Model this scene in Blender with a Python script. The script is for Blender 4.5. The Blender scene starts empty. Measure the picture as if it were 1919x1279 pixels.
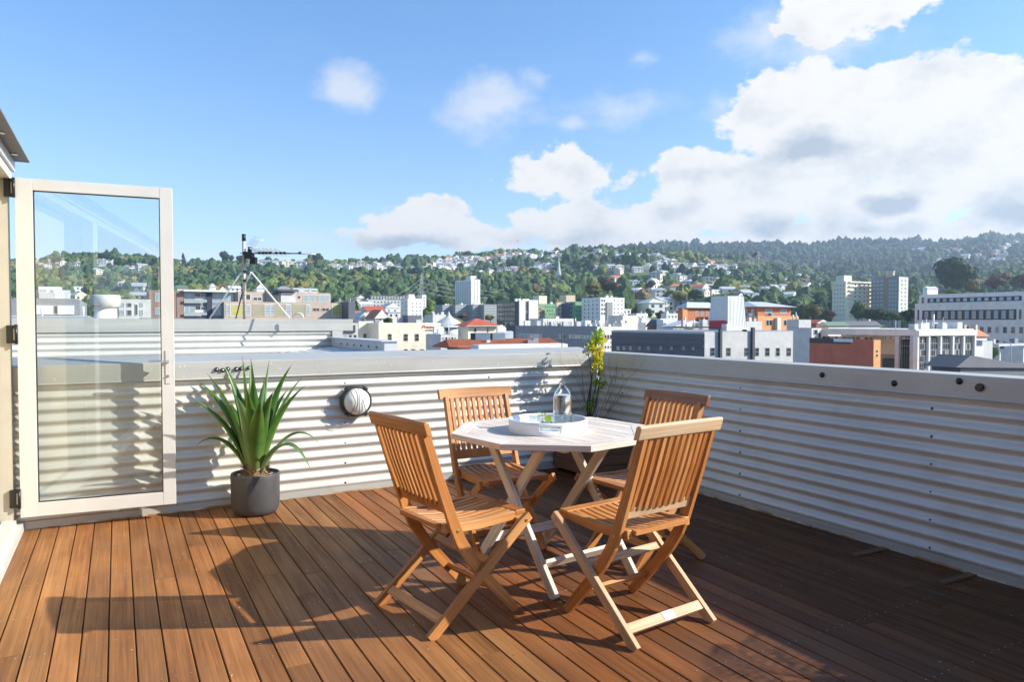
import bpy, math, random
import numpy as np
from mathutils import Vector, Matrix, noise as mnoise
random.seed(7); RNG = np.random.default_rng(11)
S = bpy.context.scene
COL = S.collection
R = math.radians
PI = math.pi
# ------------------------------------------------------------------ camera
F = 1335.0; HC = 1.308; PT = R(1.566)          # focal length in px of a 1919 px wide frame, eye height, pitch
cd = bpy.data.cameras.new('camera'); cam = bpy.data.objects.new('camera', cd); COL.objects.link(cam)
cam.location = (0, 0, HC); cam.rotation_euler = (R(90) - PT, 0, 0)
cd.sensor_width = 36; cd.lens = F / 1919 * 36; cd.clip_start = .05; cd.clip_end = 20000
S.camera = cam
# ------------------------------------------------------------------ sun, sky, exposure
SUN = Vector((1.728, -.106, 1.0)).normalized()   # towards the sun
sl = bpy.data.lights.new('sun', 'SUN'); sl.energy = 5.0; sl.angle = R(.55); sl.color = (1, .93, .82)
so = bpy.data.objects.new('sun', sl); COL.objects.link(so)
so.rotation_euler = SUN.to_track_quat('Z', 'Y').to_euler()
S.view_settings.view_transform = 'Standard'; S.view_settings.look = 'None'
S.view_settings.exposure = .75; S.view_settings.gamma = 1
try:
    S.cycles.use_denoising = True; S.cycles.max_bounces = 14; S.cycles.transparent_max_bounces = 24
    S.cycles.transmission_bounces = 14; S.cycles.volume_bounces = 0; S.cycles.caustics_reflective = False
    S.cycles.sample_clamp_indirect = 8; S.cycles.use_adaptive_sampling = True; S.cycles.adaptive_threshold = .015
except Exception: pass

class NT:
    """tiny node-tree helper"""
    def __init__(s, nt): s.nt = nt; s.n = nt.nodes; s.l = nt.links
    def new(s, t, **k):
        n = s.n.new(t)
        for a, v in k.items(): setattr(n, a, v)
        return n
    def put(s, sock, v):
        if isinstance(v, bpy.types.NodeSocket): s.l.new(v, sock)
        elif v is not None: sock.default_value = v
    def math(s, op, a, b=None, c=None, clamp=False):
        n = s.new('ShaderNodeMath', operation=op); n.use_clamp = clamp
        s.put(n.inputs[0], a); s.put(n.inputs[1], b); s.put(n.inputs[2], c)
        return n.outputs[0]
    def vmath(s, op, a, b=None):
        n = s.new('ShaderNodeVectorMath', operation=op)
        s.put(n.inputs[0], a); s.put(n.inputs[1], b)
        return n.outputs['Value'] if op == 'LENGTH' else n.outputs[0]
    def noise(s, vec, scale, det=4, rough=.5, dist=0, color=False):
        n = s.new('ShaderNodeTexNoise'); s.put(n.inputs['Vector'], vec)
        n.inputs['Scale'].default_value = scale; n.inputs['Detail'].default_value = det
        n.inputs['Roughness'].default_value = rough; n.inputs['Distortion'].default_value = dist
        return n.outputs['Color' if color else 'Fac']
    def mapr(s, v, a, b, c=0, d=1, smooth=False):
        n = s.new('ShaderNodeMapRange'); n.clamp = True
        if smooth: n.interpolation_type = 'SMOOTHSTEP'
        s.put(n.inputs[0], v)
        for i, q in enumerate((a, b, c, d)): s.put(n.inputs[1 + i], q)
        return n.outputs[0]
    def mix(s, f, a, b, mode='MIX'):
        n = s.new('ShaderNodeMix', data_type='RGBA', blend_type=mode)
        s.put(n.inputs[0], f); s.put(n.inputs[6], a); s.put(n.inputs[7], b)
        return n.outputs[2]

def c4(c): return (c[0], c[1], c[2], 1)

# world: Nishita sky with cumulus clouds placed by direction (azimuth, elevation)
wd = bpy.data.worlds.new('World'); S.world = wd; wd.use_nodes = True
T = NT(wd.node_tree); T.n.clear()
sky = T.new('ShaderNodeTexSky', sky_type='NISHITA'); sky.sun_disc = False
sky.sun_elevation = math.asin(SUN.z); sky.sun_rotation = math.atan2(SUN.x, SUN.y)
sky.air_density = 1.0; sky.dust_density = .25; sky.ozone_density = 2.2; sky.altitude = 0
tc = T.new('ShaderNodeTexCoord'); gen = tc.outputs['Generated']
sp = T.new('ShaderNodeSeparateXYZ'); T.put(sp.inputs[0], gen)
az = T.math('ARCTAN2', sp.outputs[0], sp.outputs[1]); el = T.math('ARCSINE', sp.outputs[2])
wn = T.new('ShaderNodeCombineXYZ'); T.put(wn.inputs[0], az); T.put(wn.inputs[1], T.math('MULTIPLY', el, 1.5)); 
P2 = wn.outputs[0]
wob = T.noise(P2, 9, 4, .6, 0, True)
ofs = T.vmath('MULTIPLY', T.vmath('SUBTRACT', wob, (.5, .5, .5)), (.07, .05, 0))
cc = T.new('ShaderNodeCombineXYZ'); T.put(cc.inputs[0], az); T.put(cc.inputs[1], el)
PW = T.vmath('ADD', cc.outputs[0], ofs)
def ae(px, py):
    a = math.atan((px - 959.5) / F); return a, math.atan((603 - py) / F * math.cos(a))
def blobs(lst):
    out = None
    for (px, py, rx, ry, k) in lst:
        a, e = ae(px, py); ca = math.cos(a)
        v = T.vmath('SUBTRACT', PW, (a, e, 0))
        v = T.vmath('MULTIPLY', v, (F / rx / ca, F / ry / ca, 0))
        m = T.math('MULTIPLY', T.math('SUBTRACT', 1.0, T.vmath('LENGTH', v)), k)
        out = m if out is None else T.math('SMOOTH_MAX', out, m, .12)
    return out
thick = blobs([(1500, 225, 175, 110, 1.0), (1420, 200, 75, 70, 1), (1485, 185, 72, 52, 1), (1640, 200, 130, 80, 1.0), (1600, 170, 70, 45, 1), (1790, 190, 130, 90, 1.0),
    (1820, 160, 66, 50, 1), (1880, 400, 90, 40, .9), (1700, 340, 120, 50, .9), (1880, 260, 160, 110, 1), (1700, 270, 190, 75, 1), (1400, 350, 240, 75, 1), (1290, 330, 70, 55, 1), (1330, 400, 260, 60, 1.0),
    (1640, 395, 220, 60, .85), (1500, 340, 150, 80, 1), (1850, 420, 130, 45, .8), (1760, 350, 130, 70, .9), (1560, 18, 140, 62, .8), (1640, 0, 120, 70, .9),
    (1040, 330, 125, 50, .8), (1060, 300, 60, 30, .8), (790, 420, 130, 50, .85), (810, 392, 70, 30, .9), (740, 450, 120, 28, .6), (900, 445, 160, 34, .7),
    (1075, 420, 150, 48, .9), (1100, 400, 60, 36, .9), (1200, 435, 130, 40, .7), (1180, 335, 40, 28, .35), (1900, 150, 60, 30, .4), (1750, 455, 260, 40, .75), (1450, 450, 200, 30, .8), (1900, 330, 120, 60, .9), (1150, 455, 200, 26, .7), (2250, 250, 400, 200, .9), (2500, 420, 500, 100, .9)])
thin = blobs([(655, 168, 75, 55, .72), (915, 208, 120, 70, .62), (930, 180, 50, 45, .5), (1150, 205, 150, 45, .42), (998, 152, 40, 30, .38), (1070, 235, 45, 20, .4), (1440, 75, 110, 75, .5), (1335, 195, 50, 32, .35),
    (1200, 115, 30, 22, .25), (350, 470, 150, 22, .3), (600, 455, 160, 30, .35), (1550, 70, 170, 90, .5), (-300, 200, 200, 60, .5), (-700, 350, 300, 60, .5)])
nz = T.noise(P2, 14, 9, .58); nz2 = T.noise(P2, 42, 6, .6)
nn = T.math('ADD', T.math('MULTIPLY', T.math('SUBTRACT', nz, .5), 1.5), T.math('MULTIPLY', T.math('SUBTRACT', nz2, .5), .45))
dk = T.mapr(T.math('ADD', thick, nn), .06, .27, 0, 1, True)
dn = T.math('MULTIPLY', T.mapr(T.math('ADD', thin, T.math('MULTIPLY', nn, .55)), .0, .6, 0, .62, True), 1)
wisp = T.math('MULTIPLY', T.mapr(T.noise(T.vmath('MULTIPLY', P2, (3, 9, 1)), 1.7, 6, .6), .5, .85, 0, .10, True), T.mapr(el, .5, .1, 0, 1))
hz = T.mapr(el, .12, -.02, 0, .34, True)
dens = T.math('MAXIMUM', T.math('MAXIMUM', dk, dn), T.math('MAXIMUM', wisp, T.math('MULTIPLY', hz, .55)))
shade = blobs([(1510, 278, 120, 40, 1), (1665, 372, 75, 30, 1.1), (1880, 395, 120, 55, .8), (760, 462, 150, 26, .9), (1440, 430, 170, 36, .6), (1010, 450, 160, 26, .5), (1250, 395, 70, 40, .45),
    (1620, 310, 150, 60, .4), (1740, 130, 60, 30, .2), (1500, 55, 60, 50, .3), (1130, 445, 200, 25, .4), (1640, 430, 200, 30, .4), (1360, 330, 70, 30, .3), (1780, 250, 90, 40, .3)])
sh = T.mapr(T.math('ADD', shade, T.math('MULTIPLY', nn, .8)), .0, .85, 0, 1, True)
edge = T.math('MULTIPLY', T.mapr(T.noise(T.vmath('ADD', P2, (3.1, .035, 0)), 11, 8, .6), .45, .68, 0, .42, True), T.mapr(thick, .1, .45, 0, 1))
ccol = T.mix(T.math('ADD', sh, edge, clamp=True), (1.0, .99, .975, 1), (.50, .58, .68, 1))
skt = T.mix(1.0, sky.outputs[0], T.mix(T.mapr(el, .02, .38), (1.0, .97, 1.06, 1), (.78, 1.01, 1.20, 1)), 'MULTIPLY')
b1 = T.new('ShaderNodeBackground'); T.put(b1.inputs[0], skt); b1.inputs[1].default_value = .125
b2 = T.new('ShaderNodeBackground'); T.put(b2.inputs[0], ccol); b2.inputs[1].default_value = .60
ms = T.new('ShaderNodeMixShader'); T.put(ms.inputs[0], dens); T.l.new(b1.outputs[0], ms.inputs[1]); T.l.new(b2.outputs[0], ms.inputs[2])
wo = T.new('ShaderNodeOutputWorld'); T.l.new(ms.outputs[0], wo.inputs[0])
try: wd.cycles.sampling_method = 'MANUAL'; wd.cycles.sample_map_resolution = 1024
except Exception: pass

# ------------------------------------------------------------------ frames and picture-to-world helpers
YAW = R(29.0)
U = Vector((math.cos(YAW), math.sin(YAW), 0)); V = Vector((math.sin(YAW), -math.cos(YAW), 0))   # along back wall / towards the viewer
CN = Vector((.7777, 6.5586, 0))                                                                # inner corner of the parapets
def D(s, t, z=0): return CN - U * s + V * t + Vector((0, 0, z))
DROT = YAW + PI                                                                                # local x = s, local y = t
def ray(px, py):
    x, u = (px - 959.5) / F, -(py - 639.5) / F
    return Vector((x, math.cos(PT) + math.sin(PT) * u, -math.sin(PT) + math.cos(PT) * u))
def at(px, py, Y):
    r = ray(px, py); return Vector((0, 0, HC)) + r * (Y / r.y)
def onplane(px, py, p0, n):
    r = ray(px, py); o = Vector((0, 0, HC)); return o + r * ((p0 - o).dot(n) / r.dot(n))

# ------------------------------------------------------------------ materials
M = {}
def mat(name, col, rough=.6, metal=0, var=.12, scale=6, bump=0, bscale=60, spec=.5, coord='Object', col2=None, c2amt=(.55, .7), emis=None):
    m = bpy.data.materials.new(name); m.use_nodes = True
    t = NT(m.node_tree); p = t.n['Principled BSDF']
    tcx = t.new('ShaderNodeTexCoord').outputs[coord]
    n = t.noise(tcx, scale, 6, .6)
    f = t.mapr(n, .3, .7, 1 - var, 1 + var)
    base = t.mix(1.0, c4(col), f, 'MULTIPLY')
    if col2:
        base = t.mix(t.mapr(t.noise(tcx, scale * .37, 5, .65), *c2amt), base, c4(col2))
    t.put(p.inputs['Base Color'], base); p.inputs['Roughness'].default_value = rough
    t.put(p.inputs['Roughness'], t.mapr(n, .3, .7, max(0, rough - .08), min(1, rough + .08)))
    p.inputs['Metallic'].default_value = metal; p.inputs['Specular IOR Level'].default_value = spec
    if bump:
        b = t.new('ShaderNodeBump'); b.inputs['Strength'].default_value = bump; b.inputs['Distance'].default_value = .01
        t.put(b.inputs['Height'], t.noise(tcx, bscale, 4, .6)); t.l.new(b.outputs[0], p.inputs['Normal'])
    M[name] = m; return m
def glassmat(name, col=(1, 1, 1), ior=1.45, rough=0):
    m = bpy.data.materials.new(name); m.use_nodes = True
    t = NT(m.node_tree); p = t.n['Principled BSDF']
    p.inputs['Base Color'].default_value = c4(col); p.inputs['Roughness'].default_value = rough
    p.inputs['Transmission Weight'].default_value = 1; p.inputs['IOR'].default_value = ior
    M[name] = m; return m
def panemat(name, tint, refl=1.0):
    """thin window pane: transparent with fresnel reflection"""
    m = bpy.data.materials.new(name); m.use_nodes = True
    t = NT(m.node_tree); t.n.clear()
    tr = t.new('ShaderNodeBsdfTransparent'); tr.inputs[0].default_value = c4(tint)
    gl = t.new('ShaderNodeBsdfGlossy'); gl.inputs['Roughness'].default_value = .004
    fr = t.new('ShaderNodeFresnel'); fr.inputs[0].default_value = 1.55
    mx = t.new('ShaderNodeMixShader'); gb = t.new('ShaderNodeNewGeometry').outputs['Backfacing']; t.put(mx.inputs[0], t.math('MULTIPLY', t.math('MULTIPLY', fr.outputs[0], refl, clamp=True), t.math('SUBTRACT', 1.0, gb)))
    t.l.new(tr.outputs[0], mx.inputs[1]); t.l.new(gl.outputs[0], mx.inputs[2])
    o = t.new('ShaderNodeOutputMaterial'); t.l.new(mx.outputs[0], o.inputs[0]); M[name] = m; return m
def woodmat(name, ca, cb, cc_, rough=.42, gs=(1.6, 46), wear=None, rand=.35, attr=False, bump=.25):
    """wood with the grain along the first UV axis"""
    m = bpy.data.materials.new(name); m.use_nodes = True
    t = NT(m.node_tree); p = t.n['Principled BSDF']
    uv = t.new('ShaderNodeUVMap'); uv.uv_map = 'uv'
    rnd = t.new('ShaderNodeObjectInfo').outputs['Random']
    off = t.new('ShaderNodeCombineXYZ'); t.put(off.inputs[2], t.math('MULTIPLY', rnd, 37))
    v = t.vmath('ADD', t.vmath('MULTIPLY', uv.outputs[0], (gs[0], gs[1], 1)), off.outputs[0])
    g1 = t.noise(v, 1.0, 7, .62, .4); g2 = t.noise(t.vmath('MULTIPLY', v, (1, 2.6, 1)), 1.7, 4, .6)
    big = t.noise(t.vmath('ADD', t.vmath('MULTIPLY', uv.outputs[0], (1.1, 3.5, 1)), off.outputs[0]), 1.3, 3, .5)
    k = t.mapr(g1, .3, .72, 0, 1)
    base = t.mix(k, c4(ca), c4(cb)); base = t.mix(t.mapr(big, .42, .7, 0, .85), base, c4(cc_))
    base = t.mix(1.0, base, t.mapr(g2, .3, .7, .70, 1.2), 'MULTIPLY')
    if attr:
        at_ = t.new('ShaderNodeAttribute'); at_.attribute_name = 'tint'
        base = t.mix(1.0, base, at_.outputs['Color'], 'MULTIPLY')
    else: base = t.mix(1.0, base, t.mapr(rnd, 0, 1, 1 - rand / 2, 1 + rand / 2), 'MULTIPLY')
    if wear:
        tcx = t.new('ShaderNodeTexCoord').outputs['Object']
        w = t.noise(tcx, wear[1], 5, .62)
        base = t.mix(t.mapr(w, wear[2], wear[3], 0, wear[4]), base, c4(wear[0]))
    t.put(p.inputs['Base Color'], base)
    t.put(p.inputs['Roughness'], t.mapr(g1, .3, .7, rough - .1, rough + .14)); p.inputs['Specular IOR Level'].default_value = .22 if attr else .4
    b = t.new('ShaderNodeBump'); b.inputs['Strength'].default_value = bump; b.inputs['Distance'].default_value = .002
    t.put(b.inputs['Height'], g1); t.l.new(b.outputs[0], p.inputs['Normal'])
    M[name] = m; return m

woodmat('teak', (.54, .225, .062), (.30, .10, .024), (.66, .35, .13), .45, rand=.25)
woodmat('teak_dark', (.26, .10, .035), (.15, .055, .02), (.33, .15, .06), .4, rand=.2)
woodmat('teak_pale', (.64, .40, .21), (.52, .32, .17), (.72, .56, .38), .55, rand=.2)
woodmat('weathered_teak', (.72, .64, .54), (.46, .38, .30), (.76, .70, .62), .6, rand=.14)
woodmat('planter_wood', (.16, .075, .035), (.09, .04, .022), (.2, .1, .05), .5, rand=.1)
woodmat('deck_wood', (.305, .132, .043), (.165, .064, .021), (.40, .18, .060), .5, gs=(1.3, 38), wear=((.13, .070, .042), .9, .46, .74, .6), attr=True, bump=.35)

def metalsheet(name, col, metal, rough, dirt=(.45, .42, .38), streak=(.8, 6, 14)):
    m = bpy.data.materials.new(name); m.use_nodes = True
    t = NT(m.node_tree); p = t.n['Principled BSDF']
    o = t.new('ShaderNodeTexCoord').outputs['Object']
    n1 = t.noise(t.vmath('MULTIPLY', o, streak), 1.2, 6, .6); n2 = t.noise(o, 2.3, 6, .65); n3 = t.noise(o, 30, 3, .6)
    b = t.mix(1.0, c4(col), t.mapr(n1, .3, .7, .9, 1.06), 'MULTIPLY')
    b = t.mix(t.mapr(n2, .50, .78, 0, .6), b, c4(dirt))
    b = t.mix(t.mapr(n3, .68, .8, 0, .35), b, c4([x * 1.25 for x in col]))
    t.put(p.inputs['Base Color'], b); p.inputs['Metallic'].default_value = metal
    t.put(p.inputs['Roughness'], t.mapr(n1, .3, .7, rough - .08, rough + .1))
    M[name] = m; return m
metalsheet('zincalume', (.625, .615, .565), .10, .40, (.40, .37, .32))
metalsheet('flashing', (.45, .448, .412), .15, .46, (.34, .33, .30))
metalsheet('far_zinc', (.66, .67, .66), .2, .5)
mat('rust', (.33, .17, .06), .8, 0, .35, 9, col2=(.62, .55, .42), c2amt=(.45, .62))
mat('rusty_pole', (.55, .50, .42), .6, .1, .2, 8, col2=(.36, .16, .06), c2amt=(.48, .58))
mat('white_pole', (.70, .68, .62), .5, 0, .12, 9, col2=(.4, .3, .2), c2amt=(.62, .72))
mat('black_plastic', (.015, .015, .016), .4); mat('dark_metal', (.05, .05, .052), .45, .3)
mat('hinge_metal', (.02, .02, .022), .35, .4); mat('steel', (.6, .6, .6), .3, .9, .05)
mat('brass', (.6, .42, .16), .35, .9, .05)
mat('door_frame', (.58, .572, .545), .38, 0, .04, 5); mat('jamb_grey', (.42, .40, .34), .5, 0, .05)
mat('cream_panel', (.80, .66, .40), .5, 0, .05); mat('soffit', (.135, .13, .12), .6, 0, .12, 4, bump=.1)
mat('fascia', (.62, .63, .62), .4, .2, .05); mat('interior', (.05, .04, .03), .8); mat('mullion_white', (.85, .84, .80), .4, 0, .03)
panemat('door_glass', (.955, .975, .965), 2.3); panemat('thin_glass', (.90, .93, .93), 2.6); panemat('wall_glass', (.5, .53, .52), 1.5)
glassmat('clear_glass', (.985, 1, .99)); glassmat('water', (.97, .985, .98), 1.33)
mat('tray_white', (.80, .80, .80), .35, 0, .02); mat('lime', (.35, .5, .04), .4); mat('mint', (.12, .25, .03), .6)
mat('pot_grey', (.058, .058, .060), .55, 0, .12, 7, bump=.15, bscale=40); mat('pebbles', (.5, .42, .34), .8, 0, .4, 40, bump=.6, bscale=50)
mat('root_bark', (.26, .17, .10), .85, 0, .4, 30); mat('root_tip', (.34, .28, .10), .8, 0, .3, 30)
mat('globe', (.78, .77, .72), .35, 0, .04, 12); mat('twig', (.17, .10, .075), .8, 0, .2, 20); mat('stem_brown', (.085, .055, .04), .8)
metalsheet('spots', (.62, .62, .60), .05, .6)
def leafmat(name, ca, cb, trans=.25, rough=.45, sc=5):
    m = bpy.data.materials.new(name); m.use_nodes = True
    t = NT(m.node_tree); p = t.n['Principled BSDF']
    uv = t.new('ShaderNodeTexCoord').outputs['Object']
    rnd = t.new('ShaderNodeObjectInfo').outputs['Random']
    f = t.math('ADD', t.mapr(t.noise(uv, sc, 4, .6), .3, .7, 0, .7), t.math('MULTIPLY', rnd, .4), clamp=True)
    c = t.mix(f, c4(ca), c4(cb))
    if name.startswith('agave'):
        st_ = t.new('ShaderNodeUVMap'); st_.uv_map = 'uv'; sx_ = t.new('ShaderNodeSeparateXYZ'); t.put(sx_.inputs[0], st_.outputs[0])
        c = t.mix(t.mapr(t.math('ADD', sx_.outputs[0], t.math('MULTIPLY', t.noise(uv, 14, 3), .12)), .98, 1.07), c, (.20, .11, .04, 1)); c = t.mix(t.mapr(sx_.outputs[0], .30, .0, 0, .55), c, (.30, .34, .12, 1)); c = t.mix(1.0, c, t.mapr(t.noise(t.vmath('MULTIPLY', st_.outputs[0], (1.5, 42, 1)), 1, 3), .3, .7, .8, 1.2), 'MULTIPLY')
    t.put(p.inputs['Base Color'], c); p.inputs['Roughness'].default_value = rough
    tl = t.new('ShaderNodeBsdfTranslucent'); t.put(tl.inputs[0], c)
    mx = t.new('ShaderNodeMixShader'); mx.inputs[0].default_value = trans
    t.l.new(p.outputs[0], mx.inputs[1]); t.l.new(tl.outputs[0], mx.inputs[2])
    t.l.new(mx.outputs[0], t.n['Material Output'].inputs[0]); M[name] = m
leafmat('agave_leaf', (.030, .105, .026), (.11, .23, .035), .22, .34)
leafmat('agave_pale', (.10, .25, .11), (.24, .36, .13), .28, .4)
leafmat('shrub_yellow', (.50, .56, .02), (.80, .62, .03), .4); leafmat('shrub_green', (.22, .40, .02), (.34, .50, .03), .4)
leafmat('shrub_gray', (.32, .38, .34), (.5, .52, .46), .2)

# ------------------------------------------------------------------ mesh builder
class MB:
    def __init__(s): s.v = []; s.f = []; s.mi = []; s.uv = []; s.sm = []; s.mats = []; s.cur = 0; s.tint = []; s.tc = (1, 1, 1)
    def m(s, name):
        if name not in s.mats: s.mats.append(name)
        s.cur = s.mats.index(name); return s
    def face(s, idx, uv=None, smooth=False):
        s.f.append(tuple(idx)); s.mi.append(s.cur); s.sm.append(smooth); s.tint.append(s.tc)
        s.uv.append(uv if uv else [(0, 0)] * len(idx))
    def add(s, pts):
        b = len(s.v); s.v += [tuple(p) for p in pts]; return b
    def box(s, x0, x1, y0, y1, z0, z1, M4=None, off=0):
        c = [Vector((x, y, z)) for z in (z0, z1) for y in (y0, y1) for x in (x0, x1)]
        dm = (abs(x1 - x0), abs(y1 - y0), abs(z1 - z0)); ax = sorted(range(3), key=lambda i: -dm[i])
        b = s.add([M4 @ p for p in c] if M4 else c)
        for q in ((0, 2, 3, 1), (4, 5, 7, 6), (0, 1, 5, 4), (2, 6, 7, 3), (0, 4, 6, 2), (1, 3, 7, 5)):
            s.face([b + i for i in q], [(c[i][ax[0]] + off, c[i][ax[1]] + c[i][ax[2]] * .7 + off) for i in q])
        return s
    def beam(s, p0, p1, w, h, up=Vector((0, 0, 1)), off=0, ch=0.0):
        """rectangular bar from p0 to p1, width w sideways, h along up"""
        p0 = Vector(p0); p1 = Vector(p1); d = (p1 - p0); L = d.length; d.normalize()
        sx = d.cross(up).normalized(); uz = sx.cross(d).normalized()
        if ch:
            prof = [(-w/2+ch, -h/2), (w/2-ch, -h/2), (w/2, -h/2+ch), (w/2, h/2-ch), (w/2-ch, h/2), (-w/2+ch, h/2), (-w/2, h/2-ch), (-w/2, -h/2+ch)]
        else: prof = [(-w/2, -h/2), (w/2, -h/2), (w/2, h/2), (-w/2, h/2)]
        n = len(prof); b = s.add([p + sx * a + uz * c for p in (p0, p1) for a, c in prof])
        acc = 0
        for i in range(n):
            j = (i + 1) % n; st = math.dist(prof[i], prof[j])
            s.face([b + i, b + j, b + n + j, b + n + i], [(off, acc + off), (off, acc + st + off), (L + off, acc + st + off), (L + off, acc + off)]); acc += st
        s.face([b + i for i in range(n - 1, -1, -1)], [(prof[i][0] * .3, prof[i][1]) for i in range(n - 1, -1, -1)])
        s.face([b + n + i for i in range(n)], [(prof[i][0] * .3, prof[i][1]) for i in range(n)])
        return s
    def strip2d(s, path, wid, x0, x1, off=0):
        """flat board following a path in the y-z plane, extruded from x0 to x1"""
        n = len(path); A = []; Bq = []; acc = [0]
        for i in range(n):
            a = Vector(path[max(i - 1, 0)]); c = Vector(path[min(i + 1, n - 1)]); d = (c - a).normalized(); nr = Vector((-d.y, d.x))
            w = wid[i] if isinstance(wid, (list, tuple)) else wid
            p = Vector(path[i]); A.append(p + nr * w / 2); Bq.append(p - nr * w / 2)
            if i: acc.append(acc[-1] + (Vector(path[i]) - Vector(path[i - 1])).length)
        b = s.add([(x, q.x, q.y) for x in (x0, x1) for L_ in (A, Bq) for q in L_])
        g = lambda xi, li, i: b + xi * 2 * n + li * n + i
        for i in range(n - 1):
            u0, u1 = acc[i] + off, acc[i + 1] + off
            for q, vv in (((g(0,0,i), g(0,0,i+1), g(0,1,i+1), g(0,1,i)), (0, 0, .05, .05)), ((g(1,0,i), g(1,1,i), g(1,1,i+1), g(1,0,i+1)), (.1, .15, .15, .1)),
                          ((g(0,0,i), g(1,0,i), g(1,0,i+1), g(0,0,i+1)), (.2, .22, .22, .2)), ((g(0,1,i), g(0,1,i+1), g(1,1,i+1), g(1,1,i)), (.3, .3, .32, .32))):
                us = [u0, u1, u1, u0] if q[1] in (g(0,0,i+1), g(0,1,i+1)) else [u0, u0, u1, u1]
                s.face(q, [(us[k], vv[k] + off) for k in range(4)])
        for i in (0, n - 1):
            q = [g(0,0,i), g(0,1,i), g(1,1,i), g(1,0,i)]
            s.face(q if i == 0 else q[::-1], [(0, 0), (0, .05), (.01, .05), (.01, 0)])
        return s
    def lathe(s, prof, seg=24, c=(0, 0, 0), smooth=True, axis=None, cap0=True, cap1=True):
        """profile of (r, z) pairs turned about z (or about the given matrix)"""
        b = len(s.v); c = Vector(c)
        for r_, z_ in prof:
            for k in range(seg):
                a = 2 * PI * k / seg; p = Vector((r_ * math.cos(a), r_ * math.sin(a), z_))
                s.v.append(tuple((axis @ p if axis else p) + c))
        for i in range(len(prof) - 1):
            for k in range(seg):
                j = (k + 1) % seg
                s.face([b + i * seg + k, b + i * seg + j, b + (i + 1) * seg + j, b + (i + 1) * seg + k], [(k/seg, prof[i][1]), ((k+1)/seg, prof[i][1]), ((k+1)/seg, prof[i+1][1]), (k/seg, prof[i+1][1])], smooth)
        if cap0 and prof[0][0] > 1e-5: s.face([b + k for k in range(seg - 1, -1, -1)])
        if cap1 and prof[-1][0] > 1e-5: s.face([b + (len(prof) - 1) * seg + k for k in range(seg)])
        return s
    def tube(s, pts, rad, seg=8, smooth=True, cap=True):
        pts = [Vector(p) for p in pts]; n = len(pts); b = len(s.v); up = Vector((0, 0, 1)); prev = None
        for i, p in enumerate(pts):
            d = (pts[min(i + 1, n - 1)] - pts[max(i - 1, 0)]).normalized()
            if prev is None:
                a = d.cross(up) if abs(d.z) < .95 else d.cross(Vector((1, 0, 0)))
            else: a = prev - d * prev.dot(d)
            a.normalize(); prev = a; c = d.cross(a); r_ = rad[i] if isinstance(rad, (list, tuple)) else rad
            for k in range(seg):
                t_ = 2 * PI * k / seg; s.v.append(tuple(p + a * math.cos(t_) * r_ + c * math.sin(t_) * r_))
        for i in range(n - 1):
            for k in range(seg):
                j = (k + 1) % seg; s.face([b + i*seg + k, b + i*seg + j, b + (i+1)*seg + j, b + (i+1)*seg + k], None, smooth)
        if cap:
            s.face([b + k for k in range(seg - 1, -1, -1)]); s.face([b + (n - 1) * seg + k for k in range(seg)])
        return s
    def mesh(s, name):
        me = bpy.data.meshes.new(name); me.from_pydata(s.v, [], s.f)
        for q in s.mats: me.materials.append(M[q])
        me.polygons.foreach_set('material_index', s.mi); me.polygons.foreach_set('use_smooth', s.sm)
        u = me.uv_layers.new(name='uv'); flat = [x for f in s.uv for q in f for x in q]; u.data.foreach_set('uv', flat)
        if any(t != (1, 1, 1) for t in s.tint):
            ca = me.color_attributes.new('tint', 'FLOAT_COLOR', 'CORNER')
            ca.data.foreach_set('color', [x for t, f in zip(s.tint, s.f) for _ in f for x in (t[0], t[1], t[2], 1)])
        me.update(); return me
    def obj(s, name, parent=None, loc=(0, 0, 0), rz=0, bevel=0, fixn=True):
        me = s.mesh(name)
        return link(name, me, parent, loc, rz, bevel)
def link(name, me, parent=None, loc=(0, 0, 0), rz=0, bevel=0):
    o = bpy.data.objects.new(name, me); COL.objects.link(o); o.location = loc
    o.rotation_euler = rz if isinstance(rz, (tuple, list)) else (0, 0, rz)
    if parent: o.parent = parent
    if bevel:
        b = o.modifiers.new('bevel', 'BEVEL'); b.width = bevel; b.segments = 2; b.limit_method = 'ANGLE'; b.angle_limit = R(40)
    return o
def tag(o, label=None, cat=None, group=None, kind=None):
    if label: o['label'] = label
    if cat: o['category'] = cat
    if group: o['group'] = group
    if kind: o['kind'] = kind
    return o
def thing(name, label, cat, loc=(0, 0, 0), rz=0, group=None):
    o = bpy.data.objects.new(name, None); COL.objects.link(o); o.location = loc; o.rotation_euler = (0, 0, rz)
    o.empty_display_size = .2
    return tag(o, label, cat, group)
def copy_tree(o, parent=None):
    c = o.copy(); COL.objects.link(c)
    if parent: c.parent = parent; c.matrix_parent_inverse = o.matrix_parent_inverse
    for ch in list(o.children): copy_tree(ch, c)
    return c

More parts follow.
